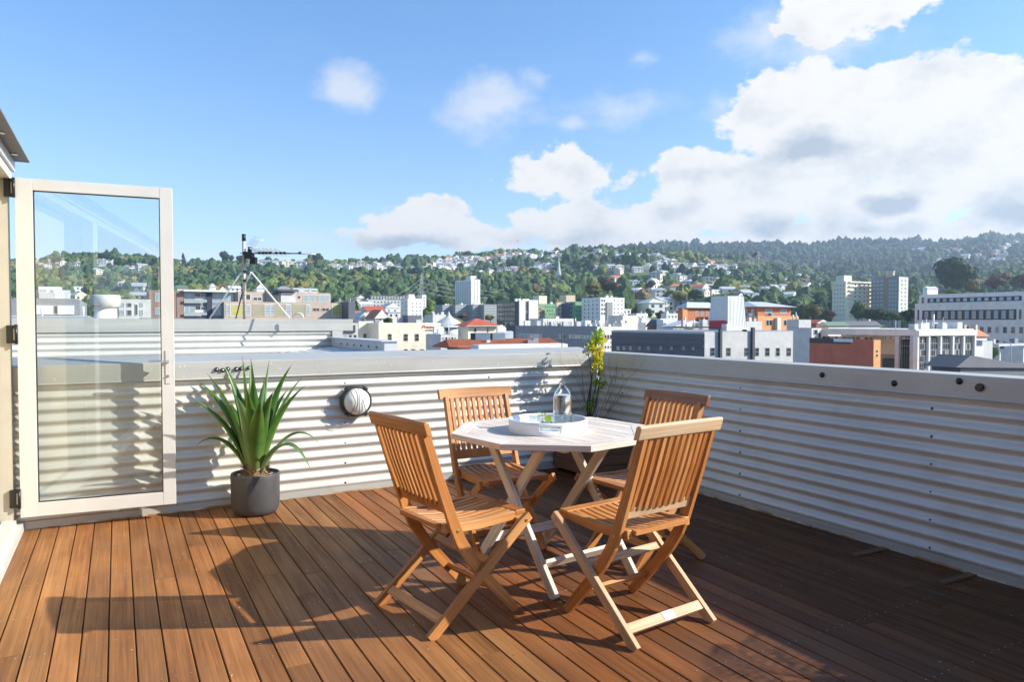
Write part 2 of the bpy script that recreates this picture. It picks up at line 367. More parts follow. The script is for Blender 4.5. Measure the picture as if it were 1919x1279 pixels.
# ================================================================== SETTING: deck
LS, LT = 4.43, 9.2
def smooth01(x): x = min(1, max(0, x)); return x * x * (3 - 2 * x)
mb = MB().m('deck_wood')
pitch = .0975; nb = int(LS / pitch) + 1
rd = random.Random(3)
for i in range(nb):
    s0 = i * pitch + .01; s1 = min(s0 + .0922, LS - .004)
    if s1 - s0 < .02: continue
    cuts = [0.004]; t_ = rd.uniform(.8, 3.6)
    while t_ < LT: cuts.append(t_); t_ += rd.uniform(1.9, 3.6)
    cuts.append(LT)
    for a, b in zip(cuts[:-1], cuts[1:]):
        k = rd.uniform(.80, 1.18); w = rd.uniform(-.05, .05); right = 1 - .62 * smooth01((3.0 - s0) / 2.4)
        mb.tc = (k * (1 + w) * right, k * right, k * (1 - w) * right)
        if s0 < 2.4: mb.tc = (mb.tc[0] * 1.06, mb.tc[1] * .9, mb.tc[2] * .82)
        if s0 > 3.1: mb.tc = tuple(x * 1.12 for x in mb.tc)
        z1 = rd.uniform(-.0008, .0008)
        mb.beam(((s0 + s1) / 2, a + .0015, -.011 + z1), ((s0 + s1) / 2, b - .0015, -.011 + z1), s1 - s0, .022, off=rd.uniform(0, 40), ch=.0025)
mb.tc = (1, 1, 1)
mb.m('dark_metal'); mb.box(-.05, LS, -.02, LT, -.12, -.04)
mb.m('steel')
for i in range(nb):
    for j in range(20):
        tt = .25 + j * .45 + rd.uniform(-.006, .006)
        for q in (.02, .07):
            if rd.random() < .18: continue
            s_ = i * pitch + .01 + q; b = mb.add([(s_ + .0032 * math.cos(k * PI / 3), tt + .0032 * math.sin(k * PI / 3), .0016) for k in range(6)])
            mb.face([b + k for k in range(6)])
mb.m('tray_white')
for _ in range(110):
    s_, t_ = rd.uniform(.3, LS - .2), rd.uniform(.2, 5.2); a = rd.uniform(0, 3.14); l_ = rd.uniform(.002, .011); w_ = rd.uniform(.0008, .0022)
    b = mb.add([(s_ + math.cos(a) * l_, t_ + math.sin(a) * l_, .0017), (s_ - math.sin(a) * w_, t_ + math.cos(a) * w_, .0019), (s_ - math.cos(a) * l_, t_ - math.sin(a) * l_, .0017), (s_ + math.sin(a) * w_, t_ - math.cos(a) * w_, .0019)]); mb.face([b, b+1, b+2, b+3])
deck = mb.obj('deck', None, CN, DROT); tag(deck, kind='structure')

# ================================================================== parapet walls
def corr(mbx, x0, x1, z0, z1, amp=.0122, pit=.0762, nx=2, y0=0.0, rep=10, phase=0):
    nzz = int((z1 - z0) / pit * rep) + 1; b = len(mbx.v)
    for i in range(nx + 1):
        x = x0 + (x1 - x0) * i / nx
        for k in range(nzz + 1):
            z = z0 + (z1 - z0) * k / nzz
            w = .0018 * math.sin(x * 2.3 + z * 3) + .0012 * math.sin(x * 7.1 + z * 9) + (.0016 if (x % 3.1) < .06 else 0)
            mbx.v.append((x, y0 + amp * math.sin(2 * PI * (z - z0) / pit + phase) + w, z))
    for i in range(nx):
        for k in range(nzz):
            a = b + i * (nzz + 1) + k; mbx.face([a, a + 1, a + nzz + 2, a + nzz + 1], None, True)
def parapet(name, label, org, xdir_rot, length, capw, caprise, zt=1.03, face=.125, screws=(), group=None, x0=0):
    """local x along the wall, local +y faces the deck"""
    root = thing(name, label, 'wall', org, xdir_rot, group)
    m = MB().m('zincalume'); corr(m, x0, length, .035, zt - face + .02, nx=int(length * 6), phase=-1.2)
    m.m('dark_metal')
    for (sx, sz) in screws:
        m.lathe([(.0075, -.012), (.0075, .011), (.004, .013)], 8, (sx, 0, sz), True, Matrix.Rotation(-PI / 2, 3, 'X'))
    m.obj('cladding', root)
    MB().m('flashing').box(x0, length, -capw + .02, -.02, -.3, zt - face).obj('core', root)
    c = MB().m('flashing'); L = length; n = 1; prevx = x0
    segs = [x0 + (L - x0) * k / n for k in range(n + 1)]
    for a, b_ in zip(segs[:-1], segs[1:]):
        a += .001
        pr = [(.016, zt - face), (.030, zt - face + .004), (.026, zt - face + .012), (.026, zt - .004), (.022, zt), (-capw, zt + caprise), (-capw - .01, zt + caprise - .01), (-capw - .01, zt - face)]
        b = c.add([(x, y, z) for x in (a, b_) for y, z in pr]); k = len(pr)
        for i in range(k - 1): c.face([b + i, b + k + i, b + k + i + 1, b + i + 1])
        c.face([b + i for i in range(k)]); c.face([b + k + i for i in range(k - 1, -1, -1)])
    for a in segs[1:-1]: c.box(a - .03, a + .03, .0235, .0318, zt - face + .004, zt + .0015)
    for k in range(int((L - x0) * 2)):
        xx = x0 + .2 + k * .5 + random.uniform(-.03, .03); c.lathe([(.004, 0), (.004, .0015)], 6, (xx, .0262, zt - .105), True, Matrix.Rotation(-PI / 2, 3, 'X'))
    c.m('spots')
    for k in range(26):
        xx = random.uniform(x0 + .1, L - .3); zz_ = zt - random.uniform(.02, .10); r_ = random.uniform(.002, .007); b = c.add([(xx + r_ * math.cos(j) * random.uniform(.6, 1), .0268, zz_ + r_ * 1.3 * math.sin(j)) for j in (0, .9, 1.8, 2.7, 3.6, 4.5, 5.4)]); c.face([b + j for j in range(7)])
    c.obj('coping', root)
    f = MB().m('flashing').box(x0, length, -.01, .014, 0.002, .05)
    f.m('rust')
    for _ in range(int(length * 5)):
        xx = random.uniform(x0 + .1, length - .5); ww = random.uniform(.08, .5)
        f.box(xx, xx + ww, .0142, .0155 + random.uniform(0, .0015), .001, random.uniform(.006, .016))
    f.obj('base_flashing', root)
    return root
sc1 = [(x, z) for x in (1.118, 2.349, 3.6) for z in [.075 + .1524 * k for k in range(6)]]
w1 = parapet('parapet_wall', 'sunlit corrugated metal parapet wall behind the potted plant and table', D(0, 0), DROT, 4.6, .30, .035, screws=sc1, group='corrugated parapet walls')
for (px, py, r_) in ((406, 693, .020), (417, 694, .018), (427, 692, .02), (443, 692, .02), (452, 691, .018), (466, 690, .016)):
    P = onplane(px, py, D(0, .026), V); l = Vector(((P - CN).dot(-U), .026, P.z))
    q = MB().m('dark_metal').lathe([(r_*.8, -.002), (r_ * .8, .006), (r_ * .65, .014), (r_ * .3, .018)], 14, (0, 0, 0), True, Matrix.Rotation(-PI / 2, 3, 'X'))
    q.m('steel').lathe([(r_ * .3, .016), (r_ * .3, .021), (r_ * .1, .022)], 8, (0, 0, 0), True, Matrix.Rotation(-PI / 2, 3, 'X'))
    q.obj('stud', w1, l)
sc2 = [(x, z) for x in (.4, 1.746, 3.10, 4.5, 5.9) for z in [.075 + .1524 * k for k in range(6)]]
# right wall: local x = t, needs local +y to face +s  -> rotation so that x = V
# local x = V has rotation YAW-90; local y = U then, so mirror by building with x running away from the viewer
w2 = parapet('parapet_wall', 'shaded corrugated metal parapet wall on the right with black plugs in its coping', D(0, 9.0), YAW + PI / 2, 9.0 - .03, .18, .0, zt=1.03, screws=[(9.0 - x, z) for x, z in sc2], group='corrugated parapet walls')
# local x = -V, local y = -U = +s
for (px, py, kind) in ((1541, 703, 0), (1676, 719, 0), (1798, 715, 0), (1837, 727, 1)):
    P = onplane(px, py, D(.026, 0), -U); l = Vector(((P - D(0, 9.0)).dot(-V), .026, P.z))
    rot = Matrix.Rotation(-PI / 2, 3, 'X')
    if kind == 0:
        q = MB().m('black_plastic').lathe([(.0175, -.001), (.0175, .004), (.014, .007), (.010, .015), (.004, .017)], 18, (0, 0, 0), True, rot).obj('plug', w2, l)
    else:
        q = MB().m('black_plastic').lathe([(.014, .014), (.019, .014), (.019, -.001), (.014, -.001), (.014, .012), (.001, .0)], 18, (0, 0, 0), True, rot)
        q.m('rust').lathe([(.0195, .0004), (.024, .0004)], 18, (0, 0, 0), True, rot, False, False); q.obj('pipe_end', w2, l)

# hatch strips let into the deck beside the right wall
for (px, py, px2, py2) in ((1600, 1043, 1663, 1029), (1762, 1095, 1830, 1076)):
    a = onplane(px, py, Vector((0, 0, 0)), Vector((0, 0, 1))); b = onplane(px2, py2, Vector((0, 0, 0)), Vector((0, 0, 1)))
    o = MB().m('planter_wood').beam(a + Vector((0, 0, .004)), b + Vector((0, 0, .004)), .045, .008).obj('deck_strip')
    tag(o, 'short dark timber strip on the deck by the right wall, %s one' % ('farther' if px < 1700 else 'nearer'), 'timber strip')

# ================================================================== own building on the left: facade, eave, doors
bld = thing('apartment_facade', 'cream framed apartment front with dark eave and open glazed door at far left', 'building', D(LS, 0), DROT)
# local x = s - LS (into the building), local y = t
MB().m('door_frame').box(-.045, .09, .0, LT, .0, .055).box(-.012, .06, 0, LT, .055, .085).obj('sill', bld)
MB().m('fascia').box(-.03, .06, -.02, LT, 2.235, 2.30).m('door_frame').box(-.015, .08, .0, LT, 2.175, 2.234).obj('head_frame', bld)
MB().m('jamb_grey').box(.0, .13, .0, .075, .056, 2.174).obj('jamb', bld)
mb = MB().m('soffit').box(-.105, .9, -.03, LT, 2.302, 2.310)
mb.m('steel')
for k in range(12): mb.lathe([(.02, 0), (.02, -.006)], 12, (-.05, .22 + k * .55, 2.302))
mb.obj('eave', bld)
MB().m('soffit').box(.35, 3.4, -.03, LT, 2.3105, 2.36).obj('roof', bld)
MB().m('interior').box(2.6, 2.7, -.1, LT, .0, 2.3).box(.2, 2.6, -.12, -.02, 0, 2.3).box(.14, 2.6, -.02, LT, -.06, .02).obj('interior_wall', bld)
def leaf_door(name, parent, w, h, loc, rz, gl='door_glass', handle=True, fm='door_frame', lab=None, fr=(.092, .075, .07, .085)):
    """local x from hinge to free edge, glass door leaf; fr = left, right, top, bottom frame widths"""
    d = bpy.data.objects.new(name, None); COL.objects.link(d); d.parent = parent; d.location = loc; d.rotation_euler = (0, 0, rz); d.empty_display_size = .1
    if lab: d['label'] = lab
    a, b, c, e = fr; T_ = .021
    f = MB().m(fm).box(0, a, -T_, T_, 0, h).box(w - b, w, -T_, T_, 0, h).box(a, w - b, -T_ + .001, T_ - .001, h - c, h).box(a, w - b, -T_ + .001, T_ - .001, 0, e)
    f.m('black_plastic').box(a, a + .005, -.011, .011, e, h - c).box(w - b - .005, w - b, -.011, .011, e, h - c).box(a, w - b, -.011, .011, e, e + .005).box(a, w - b, -.011, .011, h - c - .005, h - c)
    f.obj('frame', d, bevel=.002)
    MB().m(gl).box(a + .002, w - b - .002, -.003, .003, e + .002, h - c - .002).obj('glass', d)
    return d
hp = at(33, 603, 4.36); hl = Vector(((hp - CN).dot(-U) - LS, (hp - CN).dot(V), 0))
fp = at(326, 603, 4.705)
dv = fp - hp; wdoor = dv.length
ang = math.atan2(dv.y, dv.x) - DROT
door = leaf_door('door', bld, wdoor, 2.082, (hl.x, hl.y, .10), ang, lab='open glazed door swung back in front of the back parapet')
# lever handle with long plate, both sides
for sgn in (-1, 1):
    h = MB().m('door_frame').box(wdoor - .052, wdoor - .026, sgn * .0215 if sgn > 0 else -.0265, .0265 if sgn > 0 else -.0215, .80, 1.02)
    y = sgn * .05
    h.m('steel').beam((wdoor - .039, sgn * .0265, .945), (wdoor - .039, y, .945), .014, .014).beam((wdoor - .034, y, .945), (wdoor - .155, y + sgn * .006, .947), .014, .011)
    h.m('brass').lathe([(.008, -.004), (.008, .004)], 12, (wdoor - .039, sgn * .0285, .85), True, Matrix.Rotation(PI / 2, 3, 'X'))
    h.obj('handle', door)
for z in (.12, 1.13, 2.02):
    MB().m('hinge_metal').box(-.055, .0, -.022, .012, z - .055, z + .055).tube([(-.004, -.026, z - .06), (-.004, -.026, z + .06)], .009).m('door_frame').box(-.017, -.006, -.0245, -.0225, z - .035, z + .035).obj('hinge', door)
# fixed / folded glazed leaves along the facade
for t_, w_ in ((2.1, .16), (5.6, .12)): MB().m('mullion_white').box(-.012, .07, t_, t_ + w_, .056, 2.174).obj('mullion', bld)
MB().m('cream_panel').box(.085, .11, .1, 1.6, .1, 2.15).obj('curtain', bld)

# ================================================================== wall light
P = onplane(665, 752, D(0, .01), V)
wl = thing('bulkhead_light', 'round caged bulkhead light with white glass on the back parapet', 'wall light', P, DROT)
rotY = Matrix.Rotation(-PI / 2, 3, 'X')
MB().m('dark_metal').lathe([(.10, 0), (.118, .0), (.120, .03), (.117, .055), (.106, .06), (.104, .035)], 36, (0, 0, 0), True, rotY).obj('base_ring', wl)
MB().m('globe').lathe([(.104, .03), (.102, .055), (.088, .085), (.06, .105), (.03, .114), (.0001, .117)], 36, (0, 0, 0), True, rotY).obj('globe', wl)
cg = MB().m('dark_metal')
for kk in (-1, 0, 1):
    pts = []
    for i in range(15):
        a = R(-80 + 160 * i / 14); z = .112 * math.sin(a); rr = math.cos(a); x = kk * .062 * (1 - .65 * rr) if kk else 0
        x = kk * (.030 + .046 * (abs(z) / .112) ** 1.3) ; y = .06 + .064 * math.sqrt(max(0, 1 - (z / .118) ** 2 - (x / .13) ** 2))
        pts.append((x, y, z))
    cg.tube(pts, .0024, 6)
for a in (R(55), R(125), R(235), R(305)):
    cg.box(-.016, .016, .0, .066, .108, .128, Matrix.Rotation(-(a - PI / 2), 4, 'Y'))
cg.obj('cage', wl)

# ================================================================== folding chairs
def oct_clip(poly, planes):
    for (nx, ny, d) in planes:
        out = []
        for i in range(len(poly)):
            a, b = poly[i], poly[(i + 1) % len(poly)]; da, db = a[0]*nx + a[1]*ny - d, b[0]*nx + b[1]*ny - d
            if da <= 0: out.append(a)
            if (da < 0 < db) or (db < 0 < da):
                t = da / (da - db); out.append((a[0] + (b[0]-a[0])*t, a[1] + (b[1]-a[1])*t))
        poly = out
        if not poly: break
    return poly
def chair(label, cx, cy, yaw, top='teak', wood='teak', plate=None, rearm='teak'):
    t = thing('folding_chair', label, 'chair', (cx, cy, 0), yaw, 'folding teak chairs around the octagonal table')
    pb = [(-.279, .853), (-.215, .66), (-.138, .445), (-.105, .37), (-.05, .285), (.03, .185), (.115, .09), (.193, .0)]
    lean = lambda z: -.138 - (z - .445) * .35
    for sx in (-1, 1):
        m = MB().m(wood).strip2d(pb, [.036, .040, .048, .05, .05, .048, .046, .042], sx * .192, sx * .214, off=random.uniform(0, 9))
        m.m('brass').lathe([(.007, 0), (.007, .002)], 12, (sx * .2145, -.125, .42), True, Matrix.Rotation(PI / 2 * sx, 3, 'Y'))
        m.obj('leg', t, bevel=.0035)
        m = MB().m(rearm).strip2d([(.252, .432), (.20, .395), (0, .228), (-.20, .062), (-.274, .0)], [.040, .046, .044, .044, .046], sx * .219, sx * .241, off=random.uniform(0, 9))
        m.m('brass').lathe([(.008, 0), (.008, .002)], 12, (sx * .2415, .225, .413), True, Matrix.Rotation(PI / 2 * sx, 3, 'Y'))
        m.obj('leg', t, bevel=.0035)
    b = MB().m(top); n = 10
    q0 = lean(.875); pr = [(q0 + .0235, .845), (q0 + .014, .872), (q0 + .006, .897), (q0 - .001, .904), (q0 - .016, .903), (q0 - .0215, .896), (q0 - .014, .872), (q0 - .005, .845)]
    bb = b.add([(x, y + .010 * (1 - (x / .25) ** 2) * -1, z - .004 * (x / .25) ** 2) for x in [-.247 + .494 * i / 8 for i in range(9)] for y, z in pr]); q = len(pr)
    for i in range(8):
        for j in range(q):
            jj = (j + 1) % q; b.face([bb + i*q + j, bb + (i+1)*q + j, bb + (i+1)*q + jj, bb + i*q + jj], [(i*.06, j*.03), (i*.06+.06, j*.03), (i*.06+.06, j*.03+.03), (i*.06, j*.03+.03)])
    b.face([bb + j for j in range(q)]); b.face([bb + 8*q + j for j in range(q - 1, -1, -1)])
    b.obj('top_rail', t, bevel=.004)
    b = MB().m(wood)
    for i in range(n):
        x = -.166 + .332 * i / (n - 1)
        bow = lambda z: lean(z) - .012 * (1 - (x / .2) ** 2)
        b.strip2d([(bow(.85), .85), (bow(.7) - .004, .70), (bow(.53), .53)], .018, x - .0105, x + .0105, off=random.uniform(0, 9))
    b.obj('back_slats', t, bevel=.0015)
    b = MB().m(top if top != 'teak_dark' else wood).strip2d([(lean(.545), .548), (lean(.50), .498)], .024, -.190, .190, off=3)
    b.obj('back_rail', t, bevel=.003)
    b = MB().m(wood)
    cv = [(-.175, .442), (-.09, .428), (.02, .424), (.13, .432), (.205, .440)]
    for sx in (-1, 1): b.strip2d([(-.178, .432), (-.09, .424), (.02, .420), (.13, .425), (.256, .428)], [.036, .04, .042, .04, .034], sx * .160, sx * .188, off=random.uniform(0, 9))
    for i in range(8):
        x = -.139 + .278 * i / 7; b.strip2d(cv, .013, x - .0145, x + .0145, off=random.uniform(0, 9))
    b.strip2d([(.206, .438), (.262, .438)], .022, -.190, .190, off=2); b.strip2d([(-.198, .438), (-.172, .441)], .02, -.159, .159, off=4)
    b.obj('seat', t, bevel=.0025)
    s1 = MB().m(rearm).beam((-.219, -.213, .062), (.219, -.213, .062), .042, .018, up=Vector((0, .65, -.76)), off=1)
    if plate: s1.m(plate).beam((-.02, -.2145, .0638), (.045, -.2145, .0638), .040, .018, up=Vector((0, .65, -.76)))
    s1.obj('stretcher', t, bevel=.002)
    MB().m(wood).beam((-.192, .095, .115), (.192, .095, .115), .038, .017, up=Vector((0, .75, .66)), off=5).obj('stretcher', t, bevel=.002)
    MB().m(rearm).beam((-.219, .035, .262), (.219, .035, .262), .034, .017, up=Vector((0, .65, -.76)), off=6).obj('stretcher', t, bevel=.002)
    return t
chair('folding teak slatted chair nearest the potted plant, its shadow falling on the deck', -.262, 3.235, -.909)
chair('folding teak slatted chair with pale top rail and white tag on its rear stretcher', .524, 3.145, .612, top='teak_pale', rearm='teak_pale', plate='tray_white')
chair('folding teak slatted chair between the table and the wall light', -.085, 4.119, -2.633)
chair('folding teak slatted chair with dark brown top rail in front of the shaded wall', .702, 3.951, 2.138, top='teak_dark')

# ================================================================== octagonal table
TC = Vector((.2105, 3.752, 0)); TY = R(36)
tb = thing('octagonal_table', 'weathered octagonal teak folding table in the middle of the deck', 'table', TC, TY)
RO = .54; oy = R(61 - 45) - TY; ap = RO * math.cos(PI / 8)
planes = [(math.cos(oy + PI / 8 + k * PI / 4), math.sin(oy + PI / 8 + k * PI / 4), 0) for k in range(8)]
def prism(mbx, poly, z0, z1, ax=0, off=0):
    n = len(poly); b = mbx.add([(x, y, z) for z in (z0, z1) for x, y in poly])
    uvf = lambda p: ((p[ax] + off), (p[1 - ax] + off))
    a2 = sum(poly[i][0]*poly[(i+1) % n][1] - poly[(i+1) % n][0]*poly[i][1] for i in range(n))
    fl = a2 < 0; o = list(range(n)); o = o[::-1] if fl else o
    mbx.face([b + n + i for i in o], [uvf(poly[i]) for i in o]); mbx.face([b + i for i in o[::-1]], [uvf(poly[i]) for i in o[::-1]])
    for k in range(n):
        i, j = o[k], o[(k + 1) % n]; L = math.dist(poly[i], poly[j]); mbx.face([b + i, b + j, b + n + j, b + n + i], [(off, 0), (off + L, 0), (off + L, z1 - z0), (off, z1 - z0)])
top = MB().m('weathered_teak'); bw_ = .078
for k in range(8):
    a0, a1 = oy + k * PI / 4, oy + (k + 1) * PI / 4; e = .0016
    ri = RO - bw_ / math.cos(PI / 8)
    P4 = [(RO * math.cos(a0 + e), RO * math.sin(a0 + e)), (RO * math.cos(a1 - e), RO * math.sin(a1 - e)), (ri * math.cos(a1 - e), ri * math.sin(a1 - e)), (ri * math.cos(a0 + e), ri * math.sin(a0 + e))]
    # rotate uv frame so the grain follows the side
    b = len(top.f); prism(top, P4, .712, .74)
    am = (a0 + a1) / 2 + PI / 2; ca, sa = math.cos(am), math.sin(am)
    for fi in (b, b + 1): top.uv[fi] = [(u * ca + v_ * sa + k * 3, -u * sa + v_ * ca + k) for u, v_ in top.uv[fi]]
ii = [(nx, ny, ap - bw_ - .002) for nx, ny, _ in planes]
k = 0; x = -.5
while x < .5:
    poly = oct_clip([(x, -1), (x + .0745, -1), (x + .0745, 1), (x, 1)], ii)
    if len(poly) > 2: prism(top, poly, .713 , .7395, 1, k * 1.7)
    x += .0785; k += 1
top.obj('tabletop', tb, bevel=.0015)
MB().m('weathered_teak').beam((-.30, -.20, .70), (.30, -.20, .70), .03, .045).beam((-.30, .22, .70), (.30, .22, .70), .03, .045).beam((-.235, -.40, .704), (-.235, .40, .704), .03, .016).beam((.235, -.40, .704), (.235, .40, .704), .03, .016).obj('under_frame', tb, bevel=.002)
for sgn, hx in ((1, .262), (-1, .226)):
    for sx in (-1, 1):
        x = sx * hx; y0 = -.35 * sgn; y1 = .20 * sgn
        MB().m('weathered_teak').strip2d([(y0, .0), (y0 * .72 + y1 * .28, .19), (0, .44), (y1, .69)], .052, x - .0125, x + .0125, off=random.uniform(0, 8)).obj('leg', tb, bevel=.003)
    MB().m('weathered_teak').beam((-hx, -.25 * sgn, .135), (hx, -.25 * sgn, .135), .05, .02, up=Vector((0, .8, .6 * sgn)), off=3).obj('stretcher', tb, bevel=.002)

# ================================================================== tray, bottle, glasses, lime
TP = Vector((.187, 3.70, .7405))
mb = MB().m('tray_white'); seg = 96; ro, ri, zl = .205, .196, [0, .020, .046, .064]
fa = math.atan2(-1, -.02)   # the front handle faces the camera
def hole(k):
    a = 2 * PI * (k + .5) / seg
    return any(abs((a - c + PI) % (2 * PI) - PI) < .27 for c in (fa, fa + PI))
b = mb.add([(r_ * math.cos(2*PI*k/seg), r_ * math.sin(2*PI*k/seg), z) for k in range(seg) for r_ in (ro, ri) for z in zl])
ix = lambda k, r_, z: b + (k % seg) * 8 + r_ * 4 + z
for k in range(seg):
    for z in range(3):
        if z == 1 and hole(k):
            mb.face([ix(k,0,1), ix(k+1,0,1), ix(k+1,1,1), ix(k,1,1)]); mb.face([ix(k,0,2), ix(k,1,2), ix(k+1,1,2), ix(k+1,0,2)])
            if not hole(k - 1): mb.face([ix(k,0,1), ix(k,1,1), ix(k,1,2), ix(k,0,2)])
            if not hole(k + 1): mb.face([ix(k+1,0,1), ix(k+1,0,2), ix(k+1,1,2), ix(k+1,1,1)])
            continue
        mb.face([ix(k,0,z), ix(k+1,0,z), ix(k+1,0,z+1), ix(k,0,z+1)], None, True); mb.face([ix(k,1,z), ix(k,1,z+1), ix(k+1,1,z+1), ix(k+1,1,z)], None, True)
    mb.face([ix(k,0,3), ix(k+1,0,3), ix(k+1,1,3), ix(k,1,3)])
mb.lathe([(.2045, .0), (.0001, .0)], seg, cap0=False); mb.lathe([(.0001, .006), (.1965, .006)], seg, cap1=False)
o = mb.obj('serving_tray', None, TP); tag(o, 'round white serving tray with cut-out handles on the wooden table', 'tray')
ZT = TP.z + .0068
def glassy(name, prof_o, prof_i, loc, seg=40, m='clear_glass', parent=None, smooth=True, wave=0):
    g = MB().m(m); pr = prof_o + prof_i[::-1]; g.lathe(pr, seg, (0, 0, 0), smooth, None, True, True); return g.obj(name, parent, loc)
bp = Vector((.268, 3.775, ZT))
bt = thing('glass_bottle', 'clear glass water bottle with a narrow neck standing in the tray', 'bottle', bp)
po = [(.040, 0), (.047, .004), (.049, .012), (.049, .148), (.047, .166), (.040, .187), (.028, .206), (.018, .217), (.0155, .232), (.0175, .234), (.0175, .242), (.0155, .243)]
pi_ = [(.034, .008), (.043, .012), (.0455, .02), (.0455, .147), (.0435, .164), (.0368, .184), (.025, .202), (.0152, .214), (.0125, .242)]
glassy('glass', po, pi_, (0, 0, 0), 48, parent=bt)
MB().m('water').lathe([(.033, .0085), (.042, .0125), (.0452, .020), (.0452, .147), (.0432, .1638), (.040, .174), (.0001, .174)], 48, (0, 0, 0), True).obj('water', bt)
MB().m('black_plastic').tube([(-.0465 + .0, -.02, .075), (-.01, -.0515, .078), (.02, -.0475, .075)], .0012, 6).beam((.004, -.0508, .06), (.018, -.0478, .074), .002, .002).beam((.004, -.0508, .06), (.018, -.0478, .048), .002, .002).obj('etched_mark', bt)
def tumbler(label, x, y, h=.078, r_=.038, garn=None):
    t = thing('drinking_glass', label, 'glass', (x, y, ZT), 0, 'tumblers in the tray')
    g = MB().m('thin_glass')
    seg = 40; po = [(r_*.80, 0), (r_*.86, .003), (r_*.9, .02), (r_*.96, h*.6), (r_, h*.8), (r_, h)]; pi2 = [(r_*.9, h), (r_*.9, h*.8), (r_*.84, .03), (r_*.75, .014)]
    pr = po + pi2; b = len(g.v)
    for i, (rr, z) in enumerate(pr):
        for k in range(seg):
            w = 1 + (.018 if (k % 2) and 1 <= i <= 3 else 0); a = 2*PI*k/seg; g.v.append((rr*w*math.cos(a), rr*w*math.sin(a), z))
    for i in range(len(pr) - 1):
        for k in range(seg):
            j = (k + 1) % seg; g.face([b+i*seg+k, b+i*seg+j, b+(i+1)*seg+j, b+(i+1)*seg+k], None, i not in (1, 2))
    g.face([b + k for k in range(seg - 1, -1, -1)]); g.face([b + (len(pr)-1)*seg + k for k in range(seg)])
    g.obj('glass', t)
    return t
tumbler('short ribbed tumbler at the left of the tray', .125, 3.665)
tumbler('short ribbed tumbler in front of the bottle', .232, 3.655)
o = MB().m('lime')
o.lathe([(.019, -.002), (.019, .002)], 20, (0, 0, 0), False, Matrix.Rotation(R(60), 3, 'X') @ Matrix.Rotation(R(30), 3, 'Z')).m('mint')
for k in range(9):
    a = k * .75; c = Vector((.012 * math.cos(a) - .03, .01 * math.sin(a), .012 + .0035 * k)); d = Vector((math.cos(a), math.sin(a), .7)) * .016; sd = Vector((-math.sin(a), math.cos(a), 0)) * .006
    b = o.add([c, c + d * .5 + sd, c + d, c + d * .5 - sd]); o.face([b, b+1, b+2, b+3])
o = o.obj('lime_slice', None, (.185, 3.655, ZT + .062)); tag(o, 'lime slice and mint sprig between the two tumblers', 'lime slice')

# ================================================================== potted agave
PC = Vector((-1.755, 4.845, 0))
pl = thing('potted_plant', 'spiky green agave-like plant in a round charcoal pot by the back parapet', 'potted plant', PC)
MB().m('pot_grey').lathe([(.118, 0), (.138, .008), (.150, .03), (.157, .06), (.160, .268), (.158, .276), (.149, .276), (.146, .268), (.146, .235)], 48).obj('pot', pl)
pm = MB().m('pebbles').lathe([(.146, .240), (.08, .245), (.0001, .25)], 40)
rp = random.Random(5)
for k in range(230):
    a = rp.uniform(0, 2*PI); r_ = .138 * math.sqrt(rp.random()); s_ = rp.uniform(.006, .013)
    pm.m('pebbles' if rp.random() < .5 else ('tray_white' if rp.random() < .35 else 'root_bark'))
    pm.lathe([(s_*.1, -s_*.5), (s_, 0), (s_*.6, s_*.5), (s_*.05, s_*.6)], 6, (r_*math.cos(a), r_*math.sin(a), .252), True)
pm.obj('pebble_layer', pl)
rb = MB().m('root_bark').lathe([(.078, .24), (.072, .28), (.06, .33), (.04, .37)], 20)
for k in range(90):
    a = rp.uniform(0, 2*PI); z = rp.uniform(.25, .33); r_ = .070; d = Vector((math.cos(a), math.sin(a), .9)); c = Vector((r_*math.cos(a), r_*math.sin(a), z)); sd = Vector((-math.sin(a), math.cos(a), 0))*.012
    rb.m(rp.choice(['root_bark', 'root_tip', 'root_bark'])); e = c + d*.028; b = rb.add([c - sd, c + sd, e + sd*.5, e - sd*.5]); rb.face([b, b+1, b+2, b+3])
rb.obj('trunk_base', pl)
def agave_leaf(tip, wmax, mid=.5, lift=.1, matn='agave_leaf', base_r=.058, droop=0, n=14):
    tip = Vector(tip); h = Vector((tip.x, tip.y, 0)); a = h.normalized() if h.length > .02 else Vector((.3, -1, 0)).normalized()
    p0 = Vector((a.x * base_r, a.y * base_r, .285)); d = tip - p0
    p1 = p0 + Vector((d.x * mid * .55, d.y * mid * .55, max(d.z, .12) * mid + lift))
    side = a.cross(Vector((0, 0, 1))).normalized()
    # widest in the lower middle, long thin point; channelled cross-section
    m = MB().m(matn); b = len(m.v)
    for i in range(n + 1):
        t = i / n; q = 1 - t; p = p0*q*q + p1*2*q*t + tip*t*t; tg = (p1 - p0)*2*q + (tip - p1)*2*t; tg.normalize()
        nr = side.cross(tg).normalized()
        if nr.z < 0 and droop == 0 and abs(tg.z) < .95: pass
        w = wmax * 1.38 * (.66 + .38 * math.sin(min(1, t / .38) * PI / 2)) * (1 - max(0, (t - .38) / .62) ** 1.25)
        w = max(w, .0012); fold = .32 * w
        for k_, (xx, dd) in enumerate(((-1, 1), (-.55, .25), (0, 0), (.55, .25), (1, 1))):
            m.v.append(tuple(p + side * xx * w / 2 + nr * dd * fold))
    for i in range(n):
        for k_ in range(4): m.face([b+i*5+k_, b+i*5+k_+1, b+(i+1)*5+k_+1, b+(i+1)*5+k_], [(i/n, k_/4), (i/n, (k_+1)/4), ((i+1)/n, (k_+1)/4), ((i+1)/n, k_/4)], True)
    return m.obj('leaf', pl)
